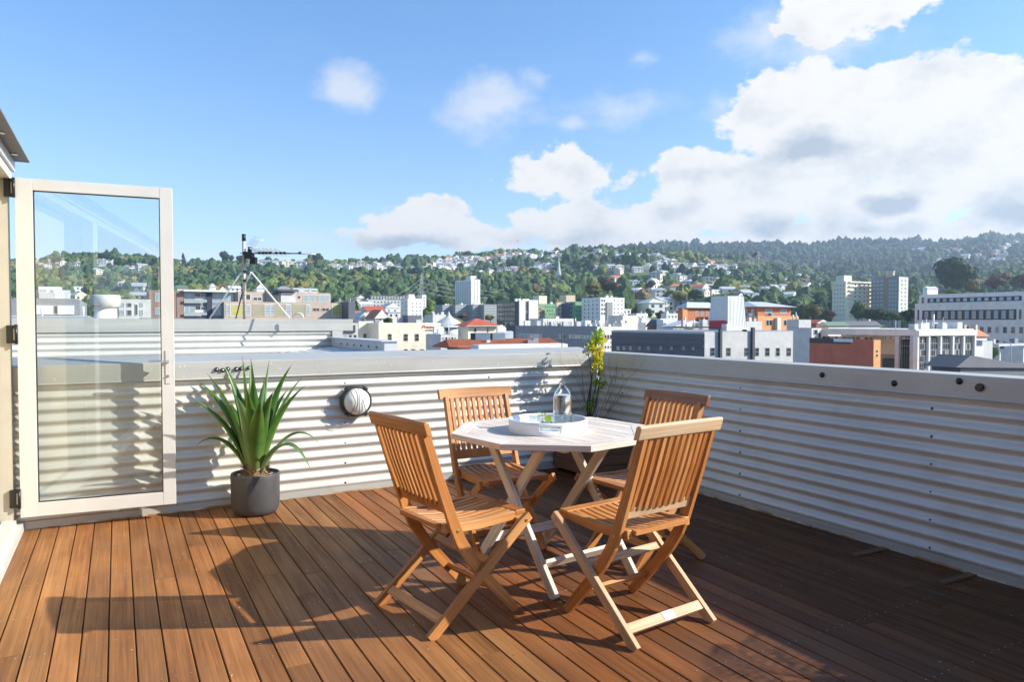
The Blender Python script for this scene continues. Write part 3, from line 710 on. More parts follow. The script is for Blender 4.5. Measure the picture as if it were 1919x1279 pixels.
tips = [  # px, py, dY, width, lift, pale
 (352, 744, -.05, .060, .10, 0), (372, 716, .10, .060, .10, 0), (385, 698, -.12, .062, .10, 0), (420, 686, .05, .066, .10, 0), (454, 668, -.02, .060, .08, 0),
 (423, 688, .16, .06, .08, 1), (505, 674, .06, .050, .08, 1), (547, 684, -.10, .064, .10, 0), (571, 703, .05, .056, .10, 0), (574, 722, -.12, .056, .10, 0),
 (474, 706, -.25, .070, .06, 0), (440, 740, -.34, .062, .10, 1), (512, 735, -.32, .066, .10, 0), (488, 752, -.42, .07, .12, 0), (455, 745, -.20, .06, .08, 0), (400, 725, .28, .055, .12, 0),
 (366, 838, -.05, .045, .30, 0), (600, 834, .04, .042, .42, 1), (583, 882, -.20, .044, .46, 1), (470, 672, .2, .05, .06, 0), (540, 730, .28, .05, .12, 0), (496, 712, -.12, .06, .06, 1), (462, 730, -.4, .06, .1, 0)]
for (px, py, dY, w, lf, pale) in tips:
    P = at(px, py, PC.y + dY) - PC
    agave_leaf(P, w, .62 if lf < .2 else .95, lf * .55 if lf < .2 else lf * .55, 'agave_pale' if pale else 'agave_leaf')

# ================================================================== corner planter and shrub
pk = thing('planter_box', 'dark stained timber planter box in the deck corner behind the table', 'planter', D(.03, .04), DROT)
mb = MB().m('planter_wood'); PW_, PD, PH = .46, .62, .40
for k in range(4):
    z0 = .03 + k * .092
    mb.box(.0, PW_, PD - .02, PD, z0, z0 + .088, off=k).box(PW_ - .02, PW_, .0, PD - .021, z0, z0 + .088, off=k + 5).box(0, .02, 0, PD - .021, z0, z0 + .088).box(.021, PW_ - .021, 0, .02, z0, z0 + .088)
mb.box(-.005, PW_ + .012, PD - .03, PD + .012, .40, .42).box(PW_ - .03, PW_ + .012, -.0, PD - .031, .40, .42).box(-.005, .03, 0, PD - .031, .4, .42)
mb.obj('box', pk, bevel=.003)
MB().m('root_bark').box(.021, PW_ - .021, .021, PD - .021, .04, .36).obj('soil', pk)
sb = thing('corner_shrub', 'thin leafy shrub with yellow-green tips and bare reddish twigs in the corner planter', 'shrub', D(.22, .30, .355))
SB = D(.22, .30, .355); rs = random.Random(9)
def wpt(px, py, dy=0): return at(px, py, SB.y + dy) - SB
st = MB().m('stem_brown')
for path in ([(1104, 786), (1106, 740), (1110, 700), (1113, 660), (1118, 632)], [(1106, 786), (1112, 745), (1121, 705), (1124, 665), (1128, 640)], [(1108, 786), (1116, 760), (1123, 720), (1124, 690)], [(1102, 786), (1100, 760), (1108, 715), (1106, 680), (1100, 655)]):
    st.tube([(0, 0, 0)] + [wpt(x, y, rs.uniform(-.05, .05)) for x, y in path], [.009, .008, .007, .005, .004, .003][:len(path) + 1], 6)
st.obj('stem', sb)
tw = MB().m('twig')
def twig(p, d, L, r_, dep):
    pts = [p]; q = p.copy(); dd = d.copy(); n = 4
    for i in range(n):
        dd = (dd + Vector((rs.uniform(-.2, .2), rs.uniform(-.2, .2), rs.uniform(-.02, .2)))).normalized(); q = q + dd * L / n; pts.append(q.copy())
        if dep > 0 and i > 0:
            for _ in range(rs.choice((0, 1, 1))):
                twig(q, (dd + Vector((rs.uniform(-.7, .7), rs.uniform(-.4, .4), rs.uniform(.0, .5)))).normalized(), L * .5, r_ * .6, dep - 1)
    tw.tube(pts, [r_, r_*.85, r_*.7, r_*.5, r_*.3], 4, cap=False)
for (dx, L) in ((-.75, .42), (-.5, .55), (-.42, .62), (-.25, .6), (.3, .55), (.45, .62), (.6, .6), (.8, .62), (.95, .55), (-.6, .55), (.5, .5), (.7, .5)):
    twig(Vector((rs.uniform(-.04, .04), rs.uniform(-.06, .06), 0)), Vector((dx * .62, rs.uniform(-.25, .15), 1)).normalized(), L * .9, .0026, 2)
tw.obj('twigs', sb)
lf = {'shrub_yellow': MB().m('shrub_yellow'), 'shrub_green': MB().m('shrub_green'), 'shrub_gray': MB().m('shrub_gray')}
for (px, py, sx, sy, n, mt) in ((1121, 632, 8, 12, 85, 'shrub_green'), (1128, 640, 9, 12, 70, 'shrub_yellow'), (1113, 655, 12, 14, 130, 'shrub_yellow'), (1108, 650, 7, 10, 40, 'shrub_green'), (1122, 668, 9, 14, 90, 'shrub_yellow'), (1100, 657, 6, 12, 55, 'shrub_gray'), (1113, 685, 5, 10, 40, 'shrub_yellow'), (1124, 690, 5, 13, 50, 'shrub_yellow'),
                             (1120, 718, 7, 9, 45, 'shrub_green'), (1131, 722, 4, 8, 25, 'shrub_green'), (1117, 745, 3, 7, 16, 'shrub_green'), (1108, 762, 7, 9, 50, 'shrub_green'), (1097, 765, 3, 4, 12, 'shrub_green')):
    m = lf[mt]
    for _ in range(n):
        c = wpt(px + rs.gauss(0, sx * .40), py + rs.gauss(0, sy * .6), rs.gauss(0, .035)); d = Vector((rs.uniform(-.8, .8), rs.uniform(-.8, .8), rs.uniform(-.1, 1))).normalized(); L = rs.uniform(.028, .05)
        sd = d.cross(Vector((rs.uniform(-1, 1), rs.uniform(-1, 1), rs.uniform(-1, 1)))).normalized() * L * .24
        b = m.add([c, c + d*L*.5 + sd, c + d*L, c + d*L*.5 - sd]); m.face([b, b+1, b+2, b+3])
for k_, m in lf.items(): m.obj('foliage', sb)

# potted palm beside the right parapet, its fronds shade the deck
pp = thing('potted_palm', 'feathery palm in a dark pot against the right parapet, casting frond shadows on the deck', 'potted palm', D(.26, 4.55))
MB().m('pot_grey').lathe([(.12, 0), (.16, .02), (.18, .36), (.165, .36), (.16, .31)], 32).m('root_bark').lathe([(.16, .32), (.001, .325)], 24, cap0=False).obj('pot', pp)
MB().m('stem_brown').tube([(0, 0, .3), (.01, 0, .7), (0, .01, .95)], [.03, .025, .02], 8).obj('trunk', pp)
for k in range(7):
    a = k * 2.4; m = MB().m('shrub_green'); L = .48; pts = []
    for i in range(9):
        q = i / 8; pts.append(Vector((math.cos(a) * L * q * .9, math.sin(a) * L * q * .9, .95 + .38 * q - .42 * q * q)))
    m.tube(pts, .003, 4)
    sd = Vector((-math.sin(a), math.cos(a), 0))
    for i in range(1, 9):
        for q in (0, .5):
            p = pts[i - 1].lerp(pts[i], q)
            for s_ in (-1, 1):
                e = p + sd * s_ * .17 * math.sin(PI * min(1, (i + q) / 9 + .12)) + Vector((math.cos(a) * .07, math.sin(a) * .07, -.03)); w = Vector((math.cos(a), math.sin(a), 0)) * .006
                f_ = m.add([p - w, p.lerp(e, .5) + w, e, p.lerp(e, .5) - w]); m.face([f_, f_ + 1, f_ + 2, f_ + 3])
    m.obj('frond', pp)

# ================================================================== GROUND, HILLS
GZ = -15.0
COLS = [-700, -200, 60, 200, 330, 480, 620, 760, 880, 960, 1050, 1150, 1250, 1350, 1450, 1550, 1650, 1750, 1850, 1950, 2150, 2700]
TAB = {  # forward distance -> picture height of bare ground at each column
 330:  [664]*22, 400: [636]*22,
 520:  [606, 606, 604, 604, 604, 602, 602, 604, 604, 604, 606, 602, 600, 602, 604, 606, 606, 606, 604, 604, 604, 604],
 700:  [578, 578, 577, 574, 572, 566, 566, 570, 572, 574, 574, 560, 552, 556, 566, 576, 582, 582, 575, 572, 572, 572],
 950:  [545, 545, 543, 540, 536, 526, 526, 532, 538, 538, 536, 522, 516, 520, 532, 547, 558, 556, 546, 540, 540, 540],
 1250: [508, 506, 504, 500, 508, 505, 506, 510, 507, 500, 494, 488, 490, 503, 516, 530, 540, 532, 520, 515, 512, 512],
 1450: [500, 499, 497, 489, 499, 498, 498, 500, 490, 480, 474, 474, 484, 502, 514, 528, 530, 520, 508, 502, 500, 500],
 1750: [512, 512, 512, 512, 512, 512, 512, 512, 506, 498, 492, 488, 492, 505, 515, 520, 518, 508, 500, 494, 490, 490],
 2250: [520, 520, 520, 520, 520, 520, 520, 520, 512, 500, 492, 486, 482, 484, 486, 490, 484, 476, 466, 466, 466, 466],
 2700: [530, 530, 530, 530, 530, 530, 530, 530, 520, 505, 490, 471, 467, 464, 460, 464, 456, 461, 450, 456, 458, 458],
 3200: [560]*22, 4200: [600]*22}
DS = sorted(TAB); TZ = np.array([[HC + (603 - y) / F * d for y in TAB[d]] for d in DS]); CA = [(c - 959.5) / F for c in COLS]
def smooth(t): return t * t * (3 - 2 * t)
def terr(a, Y):
    """ground height at slope-azimuth a = x/y and forward distance Y (arrays)"""
    a = np.asarray(a, float); Y = np.asarray(Y, float)
    out = []; 
    rows = np.array([np.interp(a.ravel(), CA, r) for r in TZ])
    Yr = Y.ravel(); k = np.clip(np.searchsorted(DS, Yr) - 1, 0, len(DS) - 2); d = np.array(DS)
    t = np.clip((Yr - d[k]) / (d[k + 1] - d[k]), 0, 1); i = np.arange(len(Yr))
    z = rows[k, i] * (1 - t) + rows[k + 1, i] * t
    X = a.ravel() * Yr
    n = np.sin(X * .021 + 1.3) * np.sin(Yr * .017 + .5) * 5 + np.sin(X * .047 + Yr * .031) * 2.2 + np.sin(X * .0093 - Yr * .011) * 6
    z = z + n * np.clip((Yr - 420) / 600, 0, 1) * .75
    return z.reshape(a.shape)
def rayhit(px, py):
    a = (px - 959.5) / F
    Ys = np.concatenate([np.arange(420, 1600, 6.), np.arange(1600, 3100, 12.)]); z = terr(np.full(Ys.shape, a), Ys)
    r = ray(px, py); zr = HC + r.z / r.y * Ys
    h = np.nonzero(zr <= z)[0]
    if len(h) == 0: return None
    Y = Ys[h[0]]; return Vector((a * Y, Y, float(z[h[0]])))
na, nd = 200, 170
AA = np.linspace(-1.1, 1.1, na); YY = np.concatenate([np.linspace(330, 1600, 120), np.linspace(1620, 3200, 50)])
ga, gy = np.meshgrid(AA, YY); gz = terr(ga, gy); gz[0] = GZ - 1
vs = np.stack([ga * gy, gy, gz], -1).reshape(-1, 3)
idx = np.arange(na * nd).reshape(nd, na)
fs = np.stack([idx[:-1, :-1], idx[:-1, 1:], idx[1:, 1:], idx[1:, :-1]], -1).reshape(-1, 4)
def npmesh(name, v, f, mats, mi=None, smooth_=True, tint=None):
    me = bpy.data.meshes.new(name); nv, nf, k = len(v), len(f), f.shape[1]
    me.vertices.add(nv); me.vertices.foreach_set('co', np.ascontiguousarray(v, np.float32).ravel())
    me.loops.add(nf * k); me.loops.foreach_set('vertex_index', np.ascontiguousarray(f, np.int32).ravel())
    me.polygons.add(nf); me.polygons.foreach_set('loop_start', np.arange(0, nf * k, k, dtype=np.int32))
    try: me.polygons.foreach_set('loop_total', np.full(nf, k, np.int32))
    except Exception: pass
    me.polygons.foreach_set('use_smooth', np.full(nf, smooth_, bool))
    for q in mats: me.materials.append(M[q])
    if mi is not None: me.polygons.foreach_set('material_index', mi)
    if tint is not None:
        ca = me.color_attributes.new('tint', 'FLOAT_COLOR', 'POINT')
        ca.data.foreach_set('color', np.concatenate([tint, np.ones((nv, 1))], 1).astype(np.float32).ravel())
    me.update(calc_edges=True); me.validate(); return me
mat('hill_ground', (.10, .14, .045), .95, 0, .3, .01, col2=(.17, .21, .06), c2amt=(.5, .62))
mat('city_ground', (.12, .12, .11), .9, 0, .3, .05, col2=(.07, .09, .05), c2amt=(.5, .55))
o = link('hills', npmesh('hills', vs, fs, ['hill_ground'])); tag(o, kind='structure')
o = MB().m('city_ground'); b = o.add([(-3590, -3590, GZ), (3590, -3590, GZ), (3590, 3290, GZ), (-3590, 3290, GZ)]); o.face([b, b+1, b+2, b+3])
o = o.obj('ground'); tag(o, kind='structure')

# ------------------------------------------------------------------ crowns material and forest
def crownmat(name, attr=True, col=(.05, .08, .03)):
    m = bpy.data.materials.new(name); m.use_nodes = True
    t = NT(m.node_tree); p = t.n['Principled BSDF']
    pos = t.new('ShaderNodeNewGeometry').outputs['Position'] if attr else t.new('ShaderNodeTexCoord').outputs['Object']
    n = t.noise(pos, .35 if attr else 2.2, 4, .7)
    if attr:
        a = t.new('ShaderNodeAttribute'); a.attribute_name = 'tint'; c = a.outputs['Color']
    else: c = c4(col)
    c = t.mix(1.0, c, t.mapr(n, .25, .75, .45, 1.6), 'MULTIPLY')
    if not attr: c = t.mix(1.0, c, t.mapr(t.new('ShaderNodeObjectInfo').outputs['Random'], 0, 1, .8, 1.2), 'MULTIPLY')
    t.put(p.inputs['Base Color'], c); p.inputs['Roughness'].default_value = .8; p.inputs['Specular IOR Level'].default_value = .15
    if attr:
        b = t.new('ShaderNodeBump'); b.inputs['Strength'].default_value = 1; b.inputs['Distance'].default_value = 1.6
        t.put(b.inputs['Height'], t.noise(pos, .55, 4, .7)); t.l.new(b.outputs[0], p.inputs['Normal'])
    M[name] = m
crownmat('forest_crowns'); crownmat('leaf_dark', False, (.030, .055, .022)); crownmat('leaf_green', False, (.06, .105, .03)); crownmat('leaf_gold', False, (.17, .15, .045)); crownmat('leaf_brown', False, (.15, .10, .06)); crownmat('leaf_bright', False, (.11, .17, .03))
mat('bark', (.10, .08, .06), .9)

# houses first (they clear the forest)
mat('house_white', (.78, .77, .73), .6, var=.04); mat('house_cream', (.70, .63, .50), .6, var=.05); mat('house_grey', (.42, .43, .43), .6, var=.05); mat('house_brick', (.36, .15, .09), .8, var=.1)
mat('house_blue', (.50, .58, .62), .6, var=.05); mat('house_tan', (.46, .36, .26), .7, var=.06)
mat('roof_grey', (.30, .31, .32), .6, .1, .08); mat('roof_dark', (.09, .095, .10), .6, 0, .1); mat('roof_red', (.42, .10, .055), .7, 0, .15, .6); mat('roof_orange', (.52, .17, .08), .7, 0, .12, .6)
mat('roof_white', (.68, .69, .68), .5, .1, .06); mat('roof_green', (.12, .2, .15), .6, 0, .1); mat('roof_pale', (.50, .52, .53), .5, .1, .08)
m_ = mat('dark_glass', (.035, .045, .055), .08, 0, .3, .3, spec=.8); mat('pale_glass', (.30, .38, .40), .1, 0, .2, .3, spec=.8); mat('yellow_louvre', (.50, .44, .10), .5); mat('win_frame', (.62, .62, .60), .5)
def house_mesh(kind, wall, roof, w=9, d=8, h=5.5, rise=2.2):
    m = MB().m(wall).box(-w/2, w/2, -d/2, d/2, -6, h); e = .4; m.m(roof)
    if kind == 'gable':
        b = m.add([(-w/2-e, -d/2-e, h), (w/2+e, -d/2-e, h), (w/2+e, d/2+e, h), (-w/2-e, d/2+e, h), (-w/2-e, 0, h+rise), (w/2+e, 0, h+rise)])
        m.face([b, b+1, b+5, b+4]); m.face([b+2, b+3, b+4, b+5]); m.face([b+3, b+2, b+1, b]); m.m(wall); m.face([b+1, b+2, b+5]); m.face([b+3, b, b+4])
    elif kind == 'cross':
        b = m.add([(-w/2-e, -d/2-e, h), (w/2+e, -d/2-e, h), (w/2+e, d/2+e, h), (-w/2-e, d/2+e, h), (0, -d/2-e, h+rise), (0, d/2+e, h+rise)])
        m.face([b+1, b+2, b+5, b+4]); m.face([b+3, b, b+4, b+5]); m.face([b+3, b+2, b+1, b]); m.m(wall); m.face([b, b+1, b+4]); m.face([b+2, b+3, b+5])
    elif kind == 'hip':
        b = m.add([(-w/2-e, -d/2-e, h), (w/2+e, -d/2-e, h), (w/2+e, d/2+e, h), (-w/2-e, d/2+e, h), (-w*.18, 0, h+rise), (w*.18, 0, h+rise)])
        for q in ((0, 1, 5, 4), (2, 3, 4, 5), (1, 2, 5), (3, 0, 4), (3, 2, 1, 0)): m.face([b + i for i in q])
    else: m.box(-w/2-.3, w/2+.3, -d/2-.3, d/2+.3, h, h+.35)
    m.m('dark_glass')
    for zz in ([.9, 3.4] if h > 4 else [1.0]):
        for k in range(3):
            x = -w/2 + w * (k + .5) / 3
            if (k + int(zz)) % 4 == 3: continue
            m.box(x - .8, x + .8, -d/2 - .05, -d/2 + .02, zz, zz + 1.3)
        for k in range(2):
            y = -d/2 + d * (k + .5) / 2; m.box(-w/2 - .05, -w/2 + .02, y - .7, y + .7, zz, zz + 1.3); m.box(w/2 - .02, w/2 + .05, y - .7, y + .7, zz, zz + 1.3)
    return m.mesh('house')
HM = {}
def hm(kind, wall, roof):
    k = (kind, wall, roof)
    if k not in HM: HM[k] = house_mesh(kind, wall, roof, rise=1.9 if kind == 'hip' else 2.3)
    return HM[k]
WN = {'house_white': 'white', 'house_cream': 'cream', 'house_grey': 'grey', 'house_brick': 'red brick', 'house_blue': 'pale blue', 'house_tan': 'tan'}
RN = {'roof_grey': 'grey', 'roof_dark': 'dark', 'roof_red': 'red', 'roof_orange': 'orange', 'roof_white': 'white', 'roof_green': 'green', 'roof_pale': 'pale grey'}
HOUSES = []
rh = random.Random(21)
MERGE = []
def cluster(where, x0, x1, y0f, y1f, n, sc=1.0, pal=None, sp=1.0, merged=False):
    """scatter n houses over a band of the hillside; y0f / y1f give the band's upper and lower edge"""
    pal = pal or [('house_white', 'roof_grey'), ('house_white', 'roof_pale'), ('house_white', 'roof_white'), ('house_cream', 'roof_pale'), ('house_white', 'roof_dark'), ('house_grey', 'roof_pale'), ('house_cream', 'roof_orange')]
    made = tries = 0
    while made < n and tries < n * 60:
        tries += 1
        px = rh.uniform(x0, x1); f_ = (px - x0) / (x1 - x0); py = rh.uniform(y0f[0] * (1-f_) + y0f[1] * f_, y1f[0] * (1-f_) + y1f[1] * f_)
        P = rayhit(px, py)
        if P is None: continue
        s_ = sc * rh.uniform(.95, 1.4)
        if any((q[0] - P).length < 8.5 * (q[1] + s_) * .56 * sp for q in HOUSES): continue
        wl_, rf = rh.choice(pal); kd = rh.choice(('gable', 'hip', 'cross', 'gable', 'flat'))
        if kd == 'flat': rf = 'roof_white' if rh.random() < .6 else 'roof_grey'
        if merged:
            MERGE.append((hm(kd, wl_, rf), Matrix.Translation(P) @ Matrix.Rotation(YAW + rh.choice((0, PI / 2)) + rh.uniform(-.5, .5), 4, 'Z') @ Matrix.Diagonal((s_ * rh.uniform(.9, 1.3), s_, s_ * rh.uniform(.7, 1.1), 1)))); HOUSES.append((P, s_ * .8)); made += 1; continue
        o = link('house', hm(kd, wl_, rf), None, P, YAW + rh.choice((0, PI / 2)) + rh.uniform(-.5, .5)); o.scale = (s_ * rh.uniform(.9, 1.3), s_, s_ * rh.uniform(.7, 1.1))
        rt_ = {'gable': 'gabled', 'cross': 'gabled', 'hip': 'hipped', 'flat': 'flat'}[kd]
        lab = '%s house, %s %s roof, %s' % (WN[wl_], RN[rf], rt_, where)
        tag(o, lab, 'house', lab.replace(' house,', ' houses,')); HOUSES.append((P, s_)); made += 1
cluster('hilltop behind the glass door', 62, 160, (484, 480), (508, 512), 26)
cluster('second hilltop behind the glass door', 165, 298, (478, 492), (520, 503), 32)
cluster('hill foot behind the glass door', 62, 290, (549, 540), (574, 570), 16, 1.4)
cluster('on the skyline left of the mast', 335, 445, (488, 492), (497, 497), 3)
cluster('on the skyline under the antenna boom', 485, 590, (494, 496), (503, 503), 7, 1.5, [('house_white', 'roof_white'), ('house_cream', 'roof_white'), ('house_white', 'roof_grey')])
cluster('below the skyline right of the antenna', 622, 728, (494, 500), (506, 510), 16, 1.2)
cluster('in the saddle above the dark woods', 735, 805, (500, 500), (508, 510), 7)
cluster('on the hill left of the church spire', 800, 1042, (490, 472), (511, 514), 62, 1.0)
cluster('high right of the church spire', 1050, 1250, (472, 480), (488, 492), 26, 1.05)
cluster('mid-hill right of the church spire', 1120, 1245, (500, 502), (516, 512), 6)
cluster('on the spur below the first pylon', 1225, 1360, (494, 506), (514, 524), 24)
cluster('beside the foot of the pylons', 1365, 1560, (508, 530), (524, 548), 20)
cluster('terraces above the white apartments', 1150, 1370, (530, 522), (562, 558), 26, 1.15, [('house_white', 'roof_pale'), ('house_white', 'roof_grey'), ('house_white', 'roof_white'), ('house_cream', 'roof_orange'), ('house_blue', 'roof_pale'), ('house_white', 'roof_red')])
cluster('on the slope below the terraces', 1150, 1275, (566, 566), (598, 590), 8, 1.2)
cluster('on the far right hillside', 1700, 1915, (463, 458), (497, 492), 34, 1.35)
cluster('hill foot left of the towers', 1440, 1560, (556, 562), (578, 590), 4)

for a_ in ((800, 1042, (486, 468), (516, 517), 150, .85), (1045, 1250, (470, 478), (494, 498), 90, .85), (1050, 1240, (494, 496), (520, 514), 16, .95), (1225, 1370, (490, 502), (522, 530), 50, .85), (1365, 1560, (503, 528), (532, 556), 44, .9), (1690, 1919, (460, 456), (508, 504), 95, 1.15), (62, 298, (482, 482), (516, 512), 40, .9), (622, 800, (496, 500), (512, 514), 16, 1.0), (1290, 1480, (520, 545), (560, 575), 18, 1), (1660, 1919, (500, 490), (525, 515), 12, 1.1)):
    cluster('', *a_[:4], a_[4], a_[5], merged=True, sp=.62)
mv, mf, mm_, mnames = [], [], [], []
for me_, mx_ in MERGE:
    b0 = len(mv); mv += [tuple(mx_ @ v_.co) for v_ in me_.vertices]
    for p_ in me_.polygons:
        nm_ = me_.materials[p_.material_index].name
        if nm_ not in mnames: mnames.append(nm_)
        mf.append(tuple(b0 + i_ for i_ in p_.vertices)); mm_.append(mnames.index(nm_))
me_ = bpy.data.meshes.new('distant_houses'); me_.from_pydata(mv, [], mf)
for nm_ in mnames: me_.materials.append(M[nm_])
me_.polygons.foreach_set('material_index', mm_); tag(link('distant_houses', me_), 'mass of tiny pale houses strewn over the far hillsides', 'distant houses', kind='stuff')
hx_dummy = 0
# ------------------------------------------------------------------ forest: one mass of thousands of crowns
def icos(sub):
    import bmesh
    bm = bmesh.new(); bmesh.ops.create_icosphere(bm, subdivisions=sub, radius=1)
    v = np.array([p.co[:] for p in bm.verts]); f = np.array([[q.index for q in t.verts] for t in bm.faces]); bm.free(); return v, f
def fbm2(x, y, s):
    return (np.sin(x*s+1.1)*np.cos(y*s*1.13+.4) + .6*np.sin(x*s*2.3-y*s*1.7+2) + .35*np.sin(x*s*5.1+y*s*4.3)) / 1.95
def scatter(n, a0, a1, Y0, Y1):
    a = RNG.uniform(a0, a1, n); Y = np.sqrt(RNG.uniform(Y0**2, Y1**2, n)); return a, Y
hx = np.array([[p.x, p.y] for p, s_ in HOUSES]); hs = np.array([s_ for p, s_ in HOUSES]); hd = hx / np.linalg.norm(hx, axis=1)[:, None]
def build_forest(n, a0, a1, Y0, Y1, r0, r1, sub, dens=None, tone=(1, 1, 1), shift=0):
    a, Y = scatter(n, a0, a1, Y0, Y1); z = terr(a, Y); X = a * Y; P = np.stack([X, Y, z], 1)
    keep = np.ones(n, bool)
    for (h, s_, d) in zip(hx, hs, hd):   # clear each house plot and the view in front of it
        dx = X - h[0]; dy = Y - h[1]; al = dx * d[0] + dy * d[1]; la = np.abs(dx * d[1] - dy * d[0])
        keep &= ~((al > -52 * s_) & (al < 7.5 * s_) & (la < 6.2 * s_))
    grass = fbm2(X, Y, .006) > .48
    keep &= ~(grass & (RNG.random(n) < .8))
    if dens is not None: keep &= dens(a, Y)
    P = P[keep]; n = len(P); r = RNG.uniform(r0, r1, n) * np.clip(1 + .38 * fbm2(P[:, 0] - 90, P[:, 1], .02), .55, 1.5); X, Y = P[:, 0], P[:, 1]
    sp = fbm2(X + 50, Y, .011) + RNG.normal(0, .42, n)
    pal = np.array([(.036, .070, .032), (.062, .108, .040), (.085, .140, .042), (.135, .175, .050), (.21, .195, .065), (.20, .13, .07)])
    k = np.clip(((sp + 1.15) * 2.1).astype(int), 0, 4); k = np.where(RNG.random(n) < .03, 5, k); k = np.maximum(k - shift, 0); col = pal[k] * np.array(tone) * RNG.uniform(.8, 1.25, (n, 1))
    v, f = icos(sub); nv = len(v)
    hgt = np.where(k <= 1, RNG.uniform(.95, 1.7, n), RNG.uniform(.75, 1.1, n))
    th = RNG.uniform(0, 6.28, n); c, s_ = np.cos(th), np.sin(th)
    jit = 1 + RNG.uniform(-.30, .30, (n, nv)) 
    vv = v[None] * jit[:, :, None]; wx = vv[..., 0] * r[:, None]; wy = vv[..., 1] * r[:, None]; wz = vv[..., 2] * (r * hgt)[:, None]
    out = np.stack([wx * c[:, None] - wy * s_[:, None] + P[:, 0:1], wx * s_[:, None] + wy * c[:, None] + P[:, 1:2], wz + (P[:, 2] + r * hgt * .75)[:, None]], -1).reshape(-1, 3)
    ff = (f[None] + (np.arange(n) * nv)[:, None, None]).reshape(-1, 3)
    return out, ff, np.repeat(col, nv, 0)
parts = [build_forest(21000, -.80, .82, 520, 1530, 3.4, 7.0, 2), build_forest(1500, -.80, .82, 400, 520, 3.0, 5.2, 2, lambda a, Y: fbm2(a * Y, Y, .03) > .1),
         build_forest(9500, .08, .82, 1550, 2760, 6.0, 11.0, 1, None, (.62, .66, .85), 1)]  # far ridge crowns darkened and blued to stand in for cloud shadow
vo = 0; VV = []; FF = []; TT = []
for v, f, t_ in parts: VV.append(v); FF.append(f + vo); TT.append(t_); vo += len(v)
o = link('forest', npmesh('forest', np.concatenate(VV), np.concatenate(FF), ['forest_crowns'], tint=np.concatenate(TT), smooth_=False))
tag(o, 'dense dark green woods covering the hills behind the city', 'forest', kind='stuff')

# ------------------------------------------------------------------ single trees
rt = random.Random(4)
def crown_mesh(kind, mt):
    m = MB().m(mt); n = {'round': 1500, 'pine': 900, 'wide': 2200, 'cone': 650, 'bare': 800}[kind]; lobes = []
    for _ in range(11):
        if kind == 'cone': z = rt.uniform(.15, .95); rr = .42 * (1 - z) + .03; lobes.append((Vector((rt.uniform(-.5, .5) * rr, rt.uniform(-.5, .5) * rr, z)), rr))
        elif kind in ('pine', 'wide'): a = rt.uniform(0, 6.28); q = rt.uniform(.1, .42); lobes.append((Vector((q*math.cos(a)*1.1, q*math.sin(a), rt.uniform(.5, .86) - q*.35)), rt.uniform(.13, .24)))
        else: a = rt.uniform(0, 6.28); q = rt.uniform(0, .3); lobes.append((Vector((q*math.cos(a), q*math.sin(a), rt.uniform(.36, .78))), rt.uniform(.15, .26)))
    for _ in range(n):
        c, rr = rt.choice(lobes); d = Vector((rt.gauss(0, 1), rt.gauss(0, 1), rt.gauss(0, 1))).normalized(); p = c + d * rr * rt.uniform(.75, 1.08)
        s_ = rt.uniform(.02, .045) * (1.3 if kind != 'bare' else .7); u_ = d.cross(Vector((rt.gauss(0, 1), rt.gauss(0, 1), rt.gauss(0, 1)))).normalized(); w_ = (d.cross(u_) + d * rt.uniform(-.5, .5)).normalized()
        b = m.add([p + u_*s_, p + w_*s_, p - u_*s_, p - w_*s_]); m.face([b, b+1, b+2, b+3])
    for c, rr in lobes: m.lathe([(.001, -rr*.8), (rr*.55, -rr*.5), (rr*.82, 0), (rr*.55, rr*.5), (.001, rr*.8)], 8, c, False)
    t = MB().m('bark').tube([(0, 0, -.1), (.01, 0, .2), (-.01, .01, .5), (0, 0, .72)], [.035, .028, .02, .01], 7)
    for c, rr in lobes[:6]: t.tube([(0, 0, .22 + .1 * rt.random()), c], [.015, .006], 5)
    return m.mesh('crown'), t.mesh('trunk')
TM = {}
def tree(label, px, pyb, Y, hpx, wpx, kind, mt, name='tree', group=None):
    key = (kind, mt)
    if key not in TM: TM[key] = crown_mesh(kind, mt)
    P = at(px, pyb, Y); h = hpx / F * Y; w = wpx / F * Y
    t = thing(name, label, 'tree', P, rt.uniform(0, 6), group); c = link('crown', TM[key][0], t); k = link('trunk', TM[key][1], t)
    t.scale = (w, w, h); return t
tree('huge dark spreading pine above the long white office building', 1793, 562, 620, 82, 104, 'round', 'leaf_dark', 'pine_tree')
tree('wide rust-brown crowned tree left of the terraces', 1140, 558, 600, 40, 66, 'round', 'leaf_brown')
tree('golden brown domed tree just left of the rust-brown tree', 1106, 560, 590, 32, 40, 'round', 'leaf_gold')
tree('grey-brown bare domed tree at far right above the office roof', 1868, 552, 560, 42, 52, 'bare', 'leaf_brown')
tree('grey-brown bare tree cut by the right edge of the photo', 1912, 552, 570, 40, 44, 'bare', 'leaf_brown')
tree('yellow-green bush right of the huge dark pine', 1820, 556, 540, 34, 40, 'round', 'leaf_gold')
tree('bright green low tree above the left end of the office roof', 1780, 560, 500, 18, 40, 'round', 'leaf_bright')
tree('conical pine standing alone on the skyline left of the mast', 343, 496, 1380, 22, 13, 'cone', 'leaf_dark', 'norfolk_pine')
tree('umbrella-shaped pine breaking the skyline left of the mast', 425, 498, 1300, 30, 26, 'pine', 'leaf_dark', 'pine_tree')
tree('small dark tree right at the mast on the skyline', 452, 496, 1340, 18, 22, 'round', 'leaf_dark')
tree('dark tree at the skyline end of the antenna boom', 597, 504, 1250, 30, 34, 'round', 'leaf_dark')
tree('dark flat-topped tree on the skyline seen through the door glass', 200, 494, 1350, 22, 30, 'pine', 'leaf_dark', 'pine_tree')
tree('dark round tree on the left skyline seen through the door glass', 108, 500, 1330, 18, 28, 'round', 'leaf_dark')
